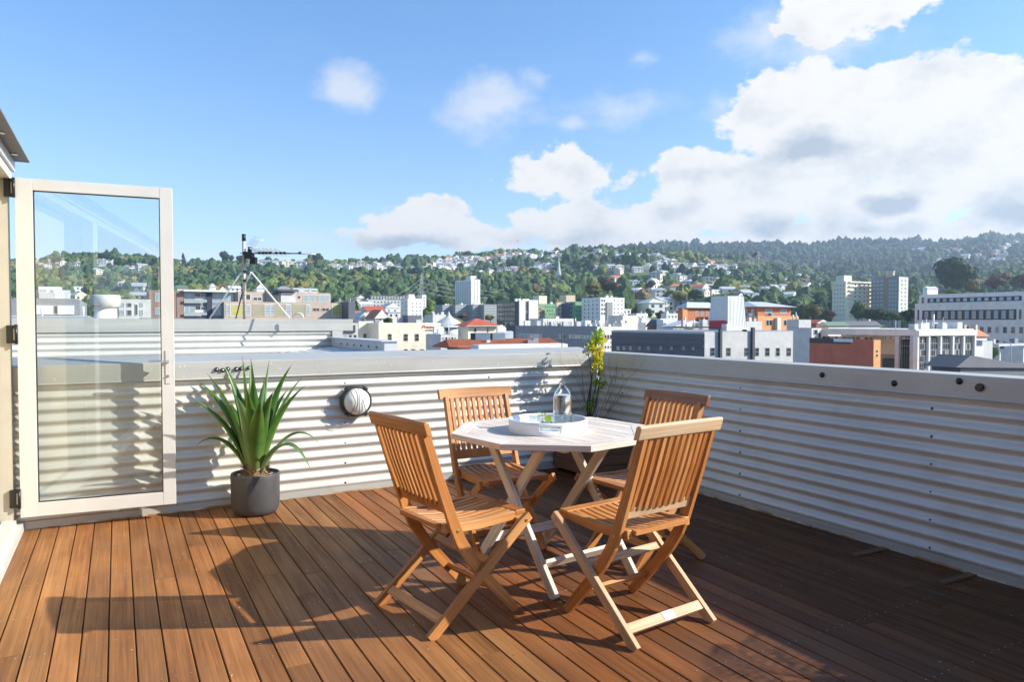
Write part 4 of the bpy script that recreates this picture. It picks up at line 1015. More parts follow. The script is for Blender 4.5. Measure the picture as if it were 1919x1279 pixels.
tree('small dark pine on the ridge beside the distant lattice mast', 1265, 470, 2600, 15, 14, 'pine', 'leaf_dark', 'pine_tree')
for i, (x, yb, h, w) in enumerate(((1640, 464, 17, 30), (1662, 464, 18, 34), (1600, 466, 13, 26), (1700, 466, 14, 30), (1735, 466, 10, 26), (1330, 470, 14, 26), (1348, 468, 11, 22), (1480, 468, 10, 24), (1505, 470, 9, 22), (1622, 466, 12, 24))):
    tree('tall dark pine in the row along the far right ridge', x, yb + 3, 2550, h + 4, w, 'pine', 'leaf_dark', 'pine_tree', 'pines along the far ridge')
tree('golden autumn tree between the orange block and the towers', 1527, 604, 380, 34, 42, 'round', 'leaf_gold')
tree('rusty bushy tree at the left foot of the cream tower', 1552, 606, 390, 26, 34, 'round', 'leaf_brown')
tree('olive tree rising in front of the cream tower', 1607, 606, 400, 44, 40, 'round', 'leaf_green')
tree('dark bushy tree in front of the gap between the towers', 1640, 608, 390, 32, 54, 'wide', 'leaf_dark')
tree('dark spreading tree before the foot of the grey tower', 1672, 608, 380, 24, 44, 'wide', 'leaf_green')
tree('dark bush left of the long white office building', 1703, 612, 300, 34, 32, 'round', 'leaf_dark')
tree('green tree to the right of the grey tower', 1702, 580, 560, 50, 30, 'round', 'leaf_green')
tree('bright green tree behind the white cube apartment block', 806, 604, 430, 34, 36, 'round', 'leaf_bright')
tree('light green tree left of the tall white tower', 832, 585, 560, 34, 44, 'round', 'leaf_green')
tree('small olive tree between white tower and cube block', 815, 610, 330, 22, 26, 'round', 'leaf_green')
tree('leafy dark bush beside the steep red gable', 727, 611, 190, 17, 26, 'round', 'leaf_green', 'bush')
tree('small dark tree between the red-roofed houses', 700, 602, 320, 22, 20, 'round', 'leaf_dark')
tree('conifer at the right end of the brown apartment block', 668, 600, 330, 38, 18, 'cone', 'leaf_green', 'conifer')
tree('autumn tree in front of the low grey flats', 919, 604, 300, 14, 26, 'round', 'leaf_gold')
tree('brown bare tree behind the red hipped roof', 866, 600, 300, 12, 24, 'bare', 'leaf_brown')
tree('russet shrub on the roof garden in front of the green flats', 1040, 620, 230, 14, 28, 'round', 'leaf_gold', 'shrub')
tree('dark round tree below the terraces', 1302, 566, 560, 26, 46, 'round', 'leaf_green')
tree('golden-green tree below the right end of the terraces', 1275, 570, 560, 24, 30, 'round', 'leaf_gold')
tree('green tree left of the white corner house', 1215, 600, 400, 24, 26, 'round', 'leaf_green')
tree('dark tree behind the small brick gable', 1240, 604, 380, 20, 36, 'round', 'leaf_dark')
tree('reddish tree among the terraces', 1220, 545, 640, 20, 26, 'round', 'leaf_brown')
tree('grassy tuft on the roof edge beside the metal vent tower', 1396, 623, 118, 6, 13, 'round', 'leaf_bright', 'shrub')
tree('green creeper bush under the blue awning', 1862, 676, 150, 34, 24, 'round', 'leaf_bright', 'bush')
# palm behind the cream hotel
P = at(838, 628, 150)
pt = thing('palm_tree', 'small palm between the cream hotel and the red tiled roof', 'palm', P)
MB().m('bark').tube([(0, 0, -2), (0, 0, 1.2)], .16, 7).obj('trunk', pt)
pm = MB().m('leaf_green')
for k in range(26):
    a = k * 2.4; up_ = 1.1 - k * .05; n_ = 5; b = len(pm.v)
    for i in range(n_ + 1):
        t_ = i / n_; r_ = 1.0 * t_; z = 1.2 + up_ * t_ * 1.3 - 1.1 * t_ * t_; c = Vector((r_*math.cos(a), r_*math.sin(a), z)); sd = Vector((-math.sin(a), math.cos(a), -.1)) * .16 * (1 - t_ * .8)
        pm.v += [tuple(c + sd), tuple(c - sd)]
    for i in range(n_): pm.face([b+2*i, b+2*i+1, b+2*i+3, b+2*i+2])
pm.obj('crown', pt)

# ================================================================== BUILDINGS
for nme, col, ro in (('tan_render', (.50, .41, .33), .8), ('pink_brown', (.34, .22, .17), .8), ('charcoal', (.06, .065, .075), .7), ('dark_slab', (.045, .05, .07), .7), ('white_render', (.74, .74, .72), .7), ('cream_render', (.74, .68, .54), .8),
                     ('light_grey', (.50, .51, .50), .7), ('mid_grey', (.25, .26, .28), .7), ('slate_grey', (.115, .125, .145), .7), ('warm_white', (.72, .68, .62), .7), ('orange_render', (.68, .33, .13), .8), ('orange_brick', (.50, .17, .075), .8),
                     ('terracotta', (.60, .16, .09), .8), ('green_render', (.16, .36, .19), .7), ('cream_brick', (.56, .48, .36), .8), ('navy', (.08, .10, .17), .6), ('blue_grey', (.32, .38, .43), .5), ('dusty_white', (.60, .60, .57), .7), ('bluish', (.42, .50, .55), .5), ('sign_red', (.55, .02, .03), .5), ('sign_green', (.03, .22, .08), .5), ('awning_blue', (.03, .10, .18), .6), ('olive_wall', (.30, .30, .16), .8), ('brick_red', (.36, .14, .08), .85)):
    mat(nme, col, ro, 0, .12, .7, col2=tuple(c * .82 for c in col), c2amt=(.55, .75))
WM = {}; rw = random.Random(77); mat('blind_glass', (.38, .36, .31), .25, 0, .2, .3)
def wmesh(glass='dark_glass', frame='win_frame', style='plain'):
    k = (glass, frame, style)
    if k not in WM:
        f = MB().m(frame); e = .06
        f.box(0, e, -.06, .02, 0, 1).box(1 - e, 1, -.06, .02, 0, 1).box(e, 1 - e, -.06, .02, 0, e).box(e, 1 - e, -.06, .02, 1 - e, 1)
        if style == 'sash': f.box(e, 1 - e, -.05, .02, .48, .53)
        if style == 'louvre':
            for q in (.25, .5, .75): f.box(e, 1 - e, -.05, .02, q - .015, q + .015)
        if style == 'cross': f.box(.47, .53, -.05, .02, e, 1 - e)
        WM[k] = (f.mesh('window'), MB().m(glass).box(e, 1 - e, -.02, .01, e, 1 - e).mesh('pane'), MB().m(frame).box(0, 1, -.05, .02, 0, 1).m(glass).box(e, 1 - e, -.06, -.051, e, 1 - e).mesh('window'))
    return WM[k]
class Bd:
    """a building aligned with the street grid; front (F) faces the sun side, left (L) the shaded side; sized from where its corners stand"""
    def __init__(s, name, label, x0, x1, yt, Y, wall, dep=12, xl=None, base=GZ, roof=None, cat='building', group=None, par=.0, grid=True, yb=None):
        c = at(x0, yt, Y); s.P0 = c.copy(); s.Y = Y; s.top = c.z
        if yb is not None: base = at(x0, yb, Y).z
        e = onplane(x1, 603, s.P0, V); s.w = (e - s.P0).dot(U)
        if xl is not None:
            e = onplane(xl, 603, s.P0, U); dep = abs((e - s.P0).dot(-V))
        if xl is None and x0 > 1180: dep = min(dep, 3.5)
        s.d = dep; s.base = base; s.h = s.top - base
        s.o = thing(name, label, cat, Vector((c.x, c.y, base)), YAW, group); s.far = Y > 230
        h = s.h; w = MB().m(wall).box(0, s.w, 0, dep, 0, h); w.obj('wall', s.o)
        if roof is None: roof = 'roof_grey'
        r = MB().m(wall); t = min(.3, s.w * .04)
        if par: 
            r.box(-.02, s.w + .02, -.02, t, h, h + par).box(-.02, s.w + .02, dep - t, dep + .02, h, h + par).box(-.02, t, t, dep - t, h, h + par).box(s.w - t, s.w + .02, t, dep - t, h, h + par)
        r.m(roof).box(t, s.w - t, t, dep - t, h + .01, h + .08) ; r.obj('roof', s.o)
        if cat == 'building' and s.w > 5 and dep > 3:
            for _ in range(rw.randint(1, 4)):
                q = rw.uniform(.5, 1.7); x = rw.uniform(.2, s.w - q - .1); y = rw.uniform(.4, max(.5, min(dep, 9) - q - .2)); e_ = rw.uniform(.5, 1.3)
                MB().m(rw.choice(('light_grey', 'far_zinc', 'dusty_white', 'mid_grey'))).box(x, x + q, y, y + q * .8, h + .08, h + .08 + e_).tube([(x + q * .5, y + .2, h), (x + q * .5, y + .2, h + e_ + rw.uniform(.2, 1))], .06, 6).obj('roof_unit', s.o)
    def loc(s, face, px, py):
        p = onplane(px, py, s.P0, V if face == 'F' else U)
        return ((p - s.P0).dot(U) if face == 'F' else (p - s.P0).dot(-V)), p.z - s.base
    def win(s, face, xa, xb, ya, yb, glass='dark_glass', frame='win_frame', style='plain', out=0):
        a, za = s.loc(face, xa, yb); b, zb = s.loc(face, xb, ya)
        z0, z1 = za, zb; a, b = min(a, b), max(a, b); s.w2(face, a, b, z0, z1, glass, frame, style)
    def w2(s, face, a, b, z0, z1, glass='dark_glass', frame='win_frame', style='plain'):
        fm, pm_, one = wmesh(glass, frame, style)
        o = link('window', one if s.far else fm, s.o)
        if face == 'F': o.location = (a, -.005, z0); o.scale = (b - a, 1, z1 - z0)
        else: o.location = (-.005, b, z0); o.rotation_euler = (0, 0, -PI / 2); o.scale = (b - a, 1, z1 - z0)
        if not s.far: link('pane', pm_, o)
    def grid(s, face, xa, xb, ya, yb, nx, ny, fx=.55, fz=.5, **k):
        gl0 = k.get('glass', 'dark_glass')
        a, za = s.loc(face, xa, yb); b, zb = s.loc(face, xb, ya); a, b = min(a, b), max(a, b)
        dx, dz = (b - a) / nx, (zb - za) / ny
        for i in range(nx):
            for j in range(ny):
                c, e = a + dx * (i + .5), za + dz * (j + .5)
                if k.get('glass', 'dark_glass') in ('dark_glass', 'pale_glass') and rw.random() < .22: k = dict(k, glass='blind_glass')
                elif k.get('glass') == 'blind_glass': k = dict(k, glass=gl0)
                s.w2(face, c - dx * fx / 2, c + dx * fx / 2, e - dz * fz / 2, e + dz * fz / 2, **k)
    def box(s, nm, mt, face, xa, xb, ya, yb, out=.15, inn=.0):
        a, za = s.loc(face, xa, yb); b, zb = s.loc(face, xb, ya); a, b = min(a, b), max(a, b)
        m = MB().m(mt)
        m.box(a, b, -out, inn, za, zb) if face == 'F' else m.box(-out, inn, a, b, za, zb)
        return m.obj(nm, s.o)
    def top_box(s, nm, mt, a, b, y0, y1, h, z=.08): return MB().m(mt).box(a, b, y0, y1, s.h + z, s.h + z + h).obj(nm, s.o)
    def hip(s, mt, rise, e=.5, ridge=.35, z=0):
        m = MB().m(mt); w, d, h = s.w, s.d, s.h + .1 + z; r_ = w * ridge / 2
        b = m.add([(-e, -e, h), (w + e, -e, h), (w + e, d + e, h), (-e, d + e, h), (w/2 - r_, d/2, h + rise), (w/2 + r_, d/2, h + rise)])
        for q in ((0, 1, 5, 4), (2, 3, 4, 5), (1, 2, 5), (3, 0, 4), (3, 2, 1, 0)): m.face([b + i for i in q])
        return m.obj('roof', s.o)
    def gable(s, mt, wall, rise, e=.4, axis='x'):
        m = MB().m(mt); w, d, h = s.w, s.d, s.h + .1
        if axis == 'x':
            b = m.add([(-e, -e, h), (w+e, -e, h), (w+e, d+e, h), (-e, d+e, h), (-e, d/2, h+rise), (w+e, d/2, h+rise)])
            m.face([b, b+1, b+5, b+4]); m.face([b+2, b+3, b+4, b+5]); m.face([b+3, b+2, b+1, b]); m.m(wall); m.face([b+1, b+2, b+5]); m.face([b+3, b, b+4])
        else:
            b = m.add([(-e, -e, h), (w+e, -e, h), (w+e, d+e, h), (-e, d+e, h), (w/2, -e, h+rise), (w/2, d+e, h+rise)])
            m.face([b+1, b+2, b+5, b+4]); m.face([b+3, b, b+4, b+5]); m.face([b+3, b+2, b+1, b]); m.m(wall); m.face([b, b+1, b+4]); m.face([b+2, b+3, b+5])
        return m.obj('roof', s.o)
rb_ = random.Random(8)
def plant(b, n, x0, x1, y0, y1, mts=('white_render', 'light_grey', 'far_zinc')):
    for k in range(n):
        w = rb_.uniform(.6, 2.2); x = rb_.uniform(x0, x1 - w); y = rb_.uniform(y0, y1)
        if rb_.random() < .65: MB().m(rb_.choice(mts)).box(x, x + w, y, y + rb_.uniform(.6, 1.6), b.h + .08, b.h + .08 + rb_.uniform(.5, 1.6)).obj('roof_unit', b.o)
        else: MB().m(rb_.choice(mts)).tube([(x, y, b.h), (x, y, b.h + rb_.uniform(.8, 2.4))], rb_.uniform(.05, .22), 8).obj('vent_pipe', b.o)

# --- brown apartment block on the left
b = Bd('apartment_building', 'tan apartment block with yellow louvred windows behind the mast', 420, 653, 566, 160, 'tan_render', dep=22, roof='roof_grey')
for xa, xb in ((431, 457), (621.5, 647)): b.win('F', xa, xb, 571, 594, 'yellow_louvre', style='louvre')
mat('curtain_olive', (.36, .35, .22), .7, 0, .15, .6)
for xa, xb in ((473, 495), (514, 535), (548, 573)): b.win('F', xa, xb, 571, 594, 'curtain_olive', 'tan_render', style='louvre')
for xa, xb in ((423, 430), (458.5, 469), (496, 505), (506, 513), (536, 545), (574, 580)): b.win('F', xa, xb, 571, 592, 'pale_glass', 'white_render', style='louvre')
b.win('F', 586, 599, 578, 583, 'dark_glass', 'tan_render', 'cross'); b.win('F', 603, 617, 578, 583, 'dark_glass', 'tan_render', 'cross')
b.win('F', 621.5, 647, 599, 612, 'yellow_louvre', style='louvre'); b.grid('F', 430, 615, 600, 616, 6, 1, .6, .8, glass='pale_glass')
up = Bd('penthouse_storey', 'set-back upper storey with terraces on the tan apartment block', 446, 620, 547, 164, 'tan_render', dep=14, yb=567, cat='building')
up.win('F', 450, 470, 552, 562); up.win('F', 474, 491, 558, 563, style='cross'); up.box('dark_bay', 'charcoal', 'F', 497, 521, 548, 567, .4); up.box('white_bay', 'dusty_white', 'F', 526, 553, 549, 567, .3)
up.win('F', 530, 538, 555, 567); up.win('F', 558, 563, 555, 560); up.win('F', 568, 576, 553, 566, 'pale_glass'); up.grid('F', 577, 617, 553, 566, 4, 1, .9, .9, glass='pale_glass', style='louvre')
up.box('canopy', 'roof_dark', 'F', 520, 556, 543.5, 546.5, 1.2, 2); up.top_box('grey_box', 'slate_grey', up.w * .42, up.w * .60, 2, 9, .8)
b = Bd('apartment_building', 'balconied block with dark slab and brick-brown end wall just right of the door', 332, 445, 547, 158, 'mid_grey', dep=16, roof='roof_dark')
b.box('end_wall', 'pink_brown', 'F', 332, 343.5, 545, 640, .35); b.box('dark_slab', 'dark_slab', 'F', 388, 397, 547, 640, .5); b.box('dark_slab', 'dark_slab', 'F', 439, 445, 547, 567, .5)
for ya, yb_ in ((549, 568), (573, 592), (598, 616)):
    b.win('F', 345, 364, ya, yb_, 'pale_glass', 'dusty_white', 'cross'); b.box('panel', 'warm_white', 'F', 365, 387, ya + 8, yb_, .06); b.win('F', 366, 376, ya, yb_ - 4); b.win('F', 377, 386, ya + 2, yb_ - 3, style='cross')
    b.win('F', 398, 416, ya, yb_, 'pale_glass', 'bluish', 'cross'); b.win('F', 417, 438, ya, yb_, 'pale_glass', 'bluish', 'cross')
    b.box('balcony_rail', 'pale_glass', 'F', 345, 387, yb_ - 6, yb_ - 1, .9, -.8)
b.box('canopy', 'roof_white', 'F', 343, 440, 545, 547, 1.5)
b = Bd('apartment_building', 'dark clad end block right of the tan apartments', 653, 666, 566, 168, 'slate_grey', dep=15)
b.top_box('roof_unit', 'light_grey', 1, b.w - .5, 2, 5, .8)
b = Bd('building', 'brown rendered corner block seen through the right side of the glass door', 279, 330, 545, 120, 'pink_brown', dep=12)
for ya, yb_ in ((550, 566), (577, 590), (603, 616)): b.win('F', 290, 301, ya, yb_, style='cross', glass='pale_glass'); b.win('F', 306, 320, ya, yb_)
b = Bd('building', 'low white flats behind the round roof vent', 222, 283, 565, 100, 'dusty_white', dep=12, par=.3)
for ya, yb_ in ((568, 576), (581, 592)):
    b.win('F', 224, 233, ya, yb_, 'pale_glass'); b.win('F', 238, 247, ya, yb_); b.win('F', 262, 268, ya, yb_, 'pale_glass')
b.win('F', 253, 258, 570, 592, 'dark_glass')
b = Bd('warehouse', 'wide dark grey hall with two white panels seen through the glass door', 20, 150, 560, 70, 'mid_grey', dep=20, roof='roof_grey')
b.box('white_panel', 'white_render', 'F', 61, 100, 573, 590, .1); b.box('white_panel', 'white_render', 'F', 108, 139, 573, 590, .1); b.win('F', 101.5, 107, 573, 589)
plant(b, 4, 2, b.w - 2, 2, 8)
b = Bd('building', 'plain blue-grey rooftop block with white pipes behind the glass door', 10, 170, 594, 45, 'blue_grey', dep=7, roof='roof_pale')
for x, h_ in ((1.9, .6), (4.2, .7)): MB().m('white_render').tube([(x, .5, b.h), (x, .5, b.h + h_)], .07, 8).obj('vent_pipe', b.o)
# round ventilator
P = at(198, 600, 30)
v_ = thing('roof_ventilator', 'two-tier white cylindrical roof ventilator with rust stain seen through the door', 'roof vent', Vector((P.x, P.y, -3)))
zz = lambda y: at(198, y, 30).z + 3
MB().m('white_render').lathe([(.43, 0), (.43, zz(577))], 28).obj('drum', v_)
MB().m('dusty_white').lathe([(.43, zz(577)), (.56, zz(575)), (.56, zz(555)), (.54, zz(553.5)), (.1, zz(553))], 28).m('rust').lathe([(.561, zz(575.4)), (.563, zz(574))], 28, cap0=False, cap1=False).obj('cowl', v_)
b = Bd('building', 'pale roof base carrying the round ventilator', 160, 262, 600.5, 28.5, 'light_grey', dep=4, roof='roof_pale')

# --- cream hotel
b = Bd('hotel', 'cream hotel with sash windows and red script sign', 709.5, 826, 607.5, 160, 'cream_render', dep=14, roof='roof_pale', par=.25)
for xa, xb in ((727, 734), (756.5, 764.4), (777.4, 785), (807, 814)): b.win('F', xa, xb, 626, 640, 'dark_glass', 'house_tan', 'sash')
for xa, xb in ((770.7, 778), (787, 794.6), (735, 742), (757, 764)): b.win('F', xa, xb, 654.5, 664, 'dark_glass', 'house_tan', 'sash')
def text(body, parent, mt, face_b, px, py, hpx, wpx=None, shear=0):
    cu = bpy.data.curves.new('lettering', 'FONT'); cu.body = body; cu.size = 1; cu.extrude = .03; cu.shear = shear; cu.align_x = 'CENTER'; cu.align_y = 'CENTER'; cu.offset = .012
    cu.materials.append(M[mt]); o = bpy.data.objects.new('lettering', cu); COL.objects.link(o); o.parent = parent
    a, z = face_b.loc('F', px, py); o.location = (a, -.06, z); o.rotation_euler = (PI / 2, 0, 0)
    H = hpx / F * face_b.Y * 1.35; bpy.context.view_layer.update(); w0 = max(.01, o.dimensions.x); W = (wpx / F * face_b.Y * 1.12) / w0 if wpx else H
    me = bpy.data.meshes.new_from_object(o); me.materials.clear(); me.materials.append(M[mt]); q = link('lettering', me, parent, o.location.copy(), (PI / 2, 0, 0)); q.scale = (W, H, 1); bpy.data.objects.remove(o); return q
text('Prasanna', b.o, 'sign_red', b, 806.5, 613.2, 5.6, 34, .35); text('HOTELIA', b.o, 'sign_green', b, 806.5, 619.6, 2.6, 19)
b.top_box('plant_room', 'slate_grey', b.w * .56, b.w * .79, 4, 8, 1.9); plant(b, 3, 1, b.w - 2, 5, 9)
b2 = Bd('building', 'cream wing in half shadow left of the hotel', 672, 708, 604, 166, 'cream_render', dep=10, par=.2)
b2.win('F', 681, 686.5, 626, 634, frame='house_tan', style='sash'); b2.win('F', 694, 701.5, 626, 636, frame='house_tan', style='sash'); b2.box('shadow_return', 'cream_render', 'F', 701, 708, 608, 660, 2.2)
b = Bd('building', 'grey building with a dark blank billboard left of the hotel', 640, 671, 606, 150, 'light_grey', dep=10)
b.box('billboard', 'charcoal', 'F', 646, 665, 610, 623.5, .4); b.grid('F', 643, 670, 626, 640, 3, 1, .6, .8)
# houses round the hotel
def gh(label, x0, x1, yeave, Y, wall, roof, rise, axis='x', dep=9, nm='house', wins=(), kind='gable'):
    b = Bd(nm, label, x0, x1, yeave, Y, wall, dep=dep, cat='house' if nm == 'house' else 'building')
    (b.gable(roof, wall, rise, axis=axis) if kind == 'gable' else b.hip(roof, rise))
    for w in wins: b.win('F', *w)
    return b
gh('white house with a steep bright red gable beside the hotel', 703, 727, 598, 230, 'warm_white', 'roof_orange', 2.9, 'y', 10, wins=((711, 715, 598, 602), (718, 722, 598, 602)))
gh('long low house with red tiled roof above the steep red gable', 688, 722, 584, 330, 'warm_white', 'roof_red', 2.6, 'x', 12, wins=((694, 698, 586, 590), (706, 712, 586, 590)))
gh('small orange-roofed house by the conifer', 664, 680, 590, 300, 'warm_white', 'roof_orange', 1.5, 'x', 9)
gh('white double-gabled villa right of the dark end block', 674, 694, 597, 240, 'house_white', 'roof_pale', 2.0, 'y', 9, wins=((678, 681, 599, 603), (686, 690, 599, 603)))
gh('pale blue-roofed house in front of the white cube block', 722, 750, 578, 360, 'white_render', 'roof_pale', 2.6, 'y', 11, wins=((727, 731, 581, 585), (738, 743, 581, 585)))
gh('white block house under the pale blue roof', 727, 750, 586, 330, 'dusty_white', 'roof_white', .5, 'x', 8, wins=((731, 735, 589, 594), (741, 745, 589, 594)))
gh('white villa behind the left end of the red roofs', 676, 700, 571, 420, 'house_white', 'roof_white', 1.8, 'x', 9)
gh('cream villa on the slope above the red roofs', 668, 684, 560, 500, 'house_cream', 'roof_pale', 2.4, 'y', 9)
gh('orange-roofed house seen left of the mast', 411, 424, 545, 420, 'house_cream', 'roof_orange', 2.4, 'y', 9)
gh('large white house seen between the mast stays', 430, 452, 541, 430, 'house_white', 'roof_white', 1.8, 'x', 9, wins=((434, 438, 542, 545), (443, 447, 542, 545)))
gh('red-gabled house right of the mast', 481, 496, 541, 420, 'house_white', 'roof_orange', 2.8, 'y', 9)
gh('grey-roofed house above the tan apartments', 520, 548, 543, 400, 'house_cream', 'roof_grey', 2.0, 'x', 9, kind='hip')
gh('cream long house above the right of the tan apartments', 552, 596, 545, 400, 'house_cream', 'roof_pale', 1.6, 'x', 9)
gh('small green-roofed house left above the balconied block', 332, 352, 541, 430, 'house_cream', 'roof_green', 2.0, 'x', 9)
gh('white cottage above the balconied block', 393, 405, 538, 460, 'house_white', 'roof_white', 2.0, 'y', 9)
b = Bd('apartment_building', 'long dark flat-roofed block below the woods left of the lattice pylon', 693, 782, 553, 500, 'charcoal', dep=12, yb=568, roof='roof_dark'); b.grid('F', 695, 780, 554, 563, 16, 1, .6, .5, glass='pale_glass'); b.base
b = Bd('apartment_building', 'grey hillside flats under the long dark block', 690, 757, 562, 470, 'light_grey', dep=10); b.grid('F', 692, 750, 564, 576, 9, 2, .5, .5)
b = Bd('apartment_building', 'white cube apartment block with rows of small windows', 764, 792, 560, 400, 'white_render', xl=751, roof='roof_white')
b.grid('F', 770, 791, 566, 600, 3, 5, .30, .30); b.grid('L', 751.5, 763.5, 564, 600, 2, 5, .5, .4); b.top_box('lift_house', 'white_render', 1, 4.5, 1, 4, 2.4)
b = Bd('apartment_building', 'narrow white wing behind the white cube block', 791, 799, 553, 430, 'white_render', dep=8); b.grid('F', 792, 798, 556, 578, 1, 4, .4, .4)
# tall white tower
b = Bd('tower_block', 'tall white apartment tower standing against the woods', 883, 900, 524, 500, 'white_render', xl=853, roof='roof_white', base=-12)
b.grid('F', 887, 897, 527, 574, 2, 12, .45, .35); b.grid('L', 854, 882, 527, 575, 7, 12, .72, .62, glass='blue_grey', frame='dusty_white'); b.top_box('lift_house', 'white_render', -3.5 + 4, 5, 2, 10, 2.6)
for i, (xa, xb, lb) in enumerate(((829, 851, 'first from the left'), (853, 885, 'under the white tower'), (886, 906, 'third from the left'), (907, 931, 'rightmost, beside the dark glass block'))):
    b = Bd('apartment_building', 'low grey slab of flats, ' + lb, xa, xb, 572 + (i > 1) * -1, 460 - i * 3, 'mid_grey', dep=12, roof='roof_white')
    b.grid('F', xa + 1, xb - .5, 574, 594, max(3, int((xb - xa) / 5)), 4, .82, .5, glass='blue_grey', frame='dusty_white')
# tent roof
P = at(841, 610, 210); t_ = thing('tent_roof_hall', 'round hall with pale conical roof and small spike behind the palm', 'building', Vector((P.x, P.y, GZ)))
k_ = 210 / F; zt_ = P.z - GZ
MB().m('dusty_white').lathe([(30*k_, 0), (30*k_, zt_ - .5)], 28).obj('wall', t_)
MB().m('light_grey').lathe([(34*k_, zt_ - .6), (20*k_, zt_ + 7*k_), (7*k_, zt_ + 15*k_), (3.5*k_, zt_ + 19*k_), (.01, zt_ + 27*k_)], 28, smooth=False).obj('roof', t_)
b = Bd('building', 'pale low building behind the conical roof', 811, 836, 590, 300, 'dusty_white', dep=9)
# red roofed tower house and long roof
b = Bd('pavilion', 'cream pavilion with red tiled hipped roof right of the hotel', 877, 930, 612, 150, 'cream_render', xl=858, roof='roof_orange', cat='building')
b.hip('roof_red', 1.55, .9, .12); b.box('eave_board', 'white_render', 'F', 872, 936, 611, 612, 1.0, 0); b.win('F', 888.5, 892.5, 615, 623); b.win('F', 913, 915, 613, 624); b.win('L', 861, 864, 616, 632, 'pale_glass')
b = Bd('building', 'long low building with terracotta roof beside the hotel', 856, 1060, 650, 130, 'house_brick', xl=838, roof='roof_orange')
m = MB().m('roof_orange'); h = b.h + .1; w, d = b.w, 6; q = m.add([(-1.8, -.9, h - .4), (w, -.9, h - .4), (w, d, h + 1.1), (.6, d, h + 1.1), (-1.8, d + 2, h - .3)]); m.face([q, q+1, q+2, q+3]); m.face([q, q+3, q+4]); m.face([q+1, q, q+4, q+3, q+2])
m.obj('roof', b.o); b.grid('F', 856, 898, 653, 662, 5, 1, .6, .9, frame='cream_render')
b = Bd('building', 'white parapet wall in front of the long terracotta roof', 897, 1064, 648, 115, 'white_render', dep=3, roof='roof_white'); b.box('window_strip', 'mid_grey', 'F', 975, 1030, 653, 656, .05)
for i, (xa, xb) in enumerate(((891, 919), (923, 947))):
    P = at(xa, 637.5, 128); o = MB().m('dusty_white' if i else 'light_grey').box(0, (xb - xa) / F * 128, 0, 1.4, 0, 13.2 / F * 128).m('dark_metal').box(-.9, -.01, .1, 1.3, 0, 1.2).obj('duct_unit', None, P, 0)
    tag(o, 'grey boxy rooftop air unit, %s of the two by the red pavilion' % ('right' if i else 'left'), 'air unit')
b = Bd('building', 'pale blue tent-like canopy building right of the red pavilion', 932, 962, 622, 160, 'bluish', dep=10, roof='roof_white'); plant(b, 6, .5, b.w, 1, 5)
b = Bd('building', 'light building with terrace clutter behind the palm', 826, 858, 628, 145, 'dusty_white', dep=8); b.grid('F', 828, 856, 630, 640, 5, 1, .6, .6); plant(b, 4, 0, b.w, 1, 4)
# dark glass block and slabs
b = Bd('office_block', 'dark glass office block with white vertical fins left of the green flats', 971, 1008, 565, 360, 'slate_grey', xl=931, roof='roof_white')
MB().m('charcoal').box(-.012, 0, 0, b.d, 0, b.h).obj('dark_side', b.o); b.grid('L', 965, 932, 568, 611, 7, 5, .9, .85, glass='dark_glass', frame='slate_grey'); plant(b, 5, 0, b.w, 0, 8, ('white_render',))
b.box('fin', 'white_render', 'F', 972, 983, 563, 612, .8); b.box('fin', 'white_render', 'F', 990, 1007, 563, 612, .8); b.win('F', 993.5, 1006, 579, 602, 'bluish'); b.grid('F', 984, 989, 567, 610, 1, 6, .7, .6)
b = Bd('apartment_building', 'green rendered flats stepping down behind the roof garden', 1010, 1042, 570, 380, 'green_render', dep=12); b.grid('F', 1011, 1041, 572, 600, 7, 4, .45, .45)
b = Bd('apartment_building', 'olive block at the left end of the green flats', 1008, 1021, 573, 372, 'olive_wall', dep=10); b.grid('F', 1009, 1020, 576, 606, 2, 4, .6, .4)
b = Bd('apartment_building', 'tan masonry flats between green flats and navy block', 1043, 1066, 567, 372, 'cream_brick', xl=1041); b.grid('F', 1045, 1065, 570, 600, 4, 4, .4, .45)
b = Bd('apartment_building', 'navy blue narrow block between tan and green blocks', 1066, 1078, 568, 368, 'navy', dep=10); b.grid('F', 1067, 1077, 570, 602, 2, 4, .45, .45, glass='pale_glass')
b = Bd('apartment_building', 'bright green narrow block left of the white apartments', 1078, 1090, 566, 366, 'green_render', dep=10); b.grid('F', 1079, 1089, 570, 604, 2, 4, .4, .45)
b = Bd('tower', 'small cream castle-like tower behind the green flats', 1010, 1025, 557, 430, 'cream_render', dep=7, par=.8); b = Bd('tower', 'small tan turreted tower behind the navy block', 1061, 1078, 556, 430, 'cream_brick', dep=7, par=.8)
b = Bd('apartment_building', 'modern white apartment block with dark bays in mid city', 1125, 1170, 558, 350, 'white_render', xl=1090, roof='roof_white')
b.box('dark_bay', 'mid_grey', 'F', 1136, 1147, 567, 610, .5); b.grid('F', 1126, 1135, 560, 592, 2, 4, .7, .6); b.grid('F', 1148, 1169, 560, 606, 3, 6, .3, .38); b.grid('L', 1092, 1123, 560, 606, 4, 6, .22, .55, glass='dark_glass')
b = Bd('building', 'cream lift house and stepped parapet right of the white apartments', 1167, 1195, 592, 300, 'cream_render', dep=10); b = Bd('building', 'white corner house with punched windows', 1193, 1214, 588, 330, 'white_render', xl=1176, roof='roof_white'); b.grid('F', 1194, 1213, 591, 606, 3, 2, .3, .4)
b = Bd('building', 'cream box building in front of the white corner house', 1165, 1200, 606, 250, 'warm_white', dep=9)
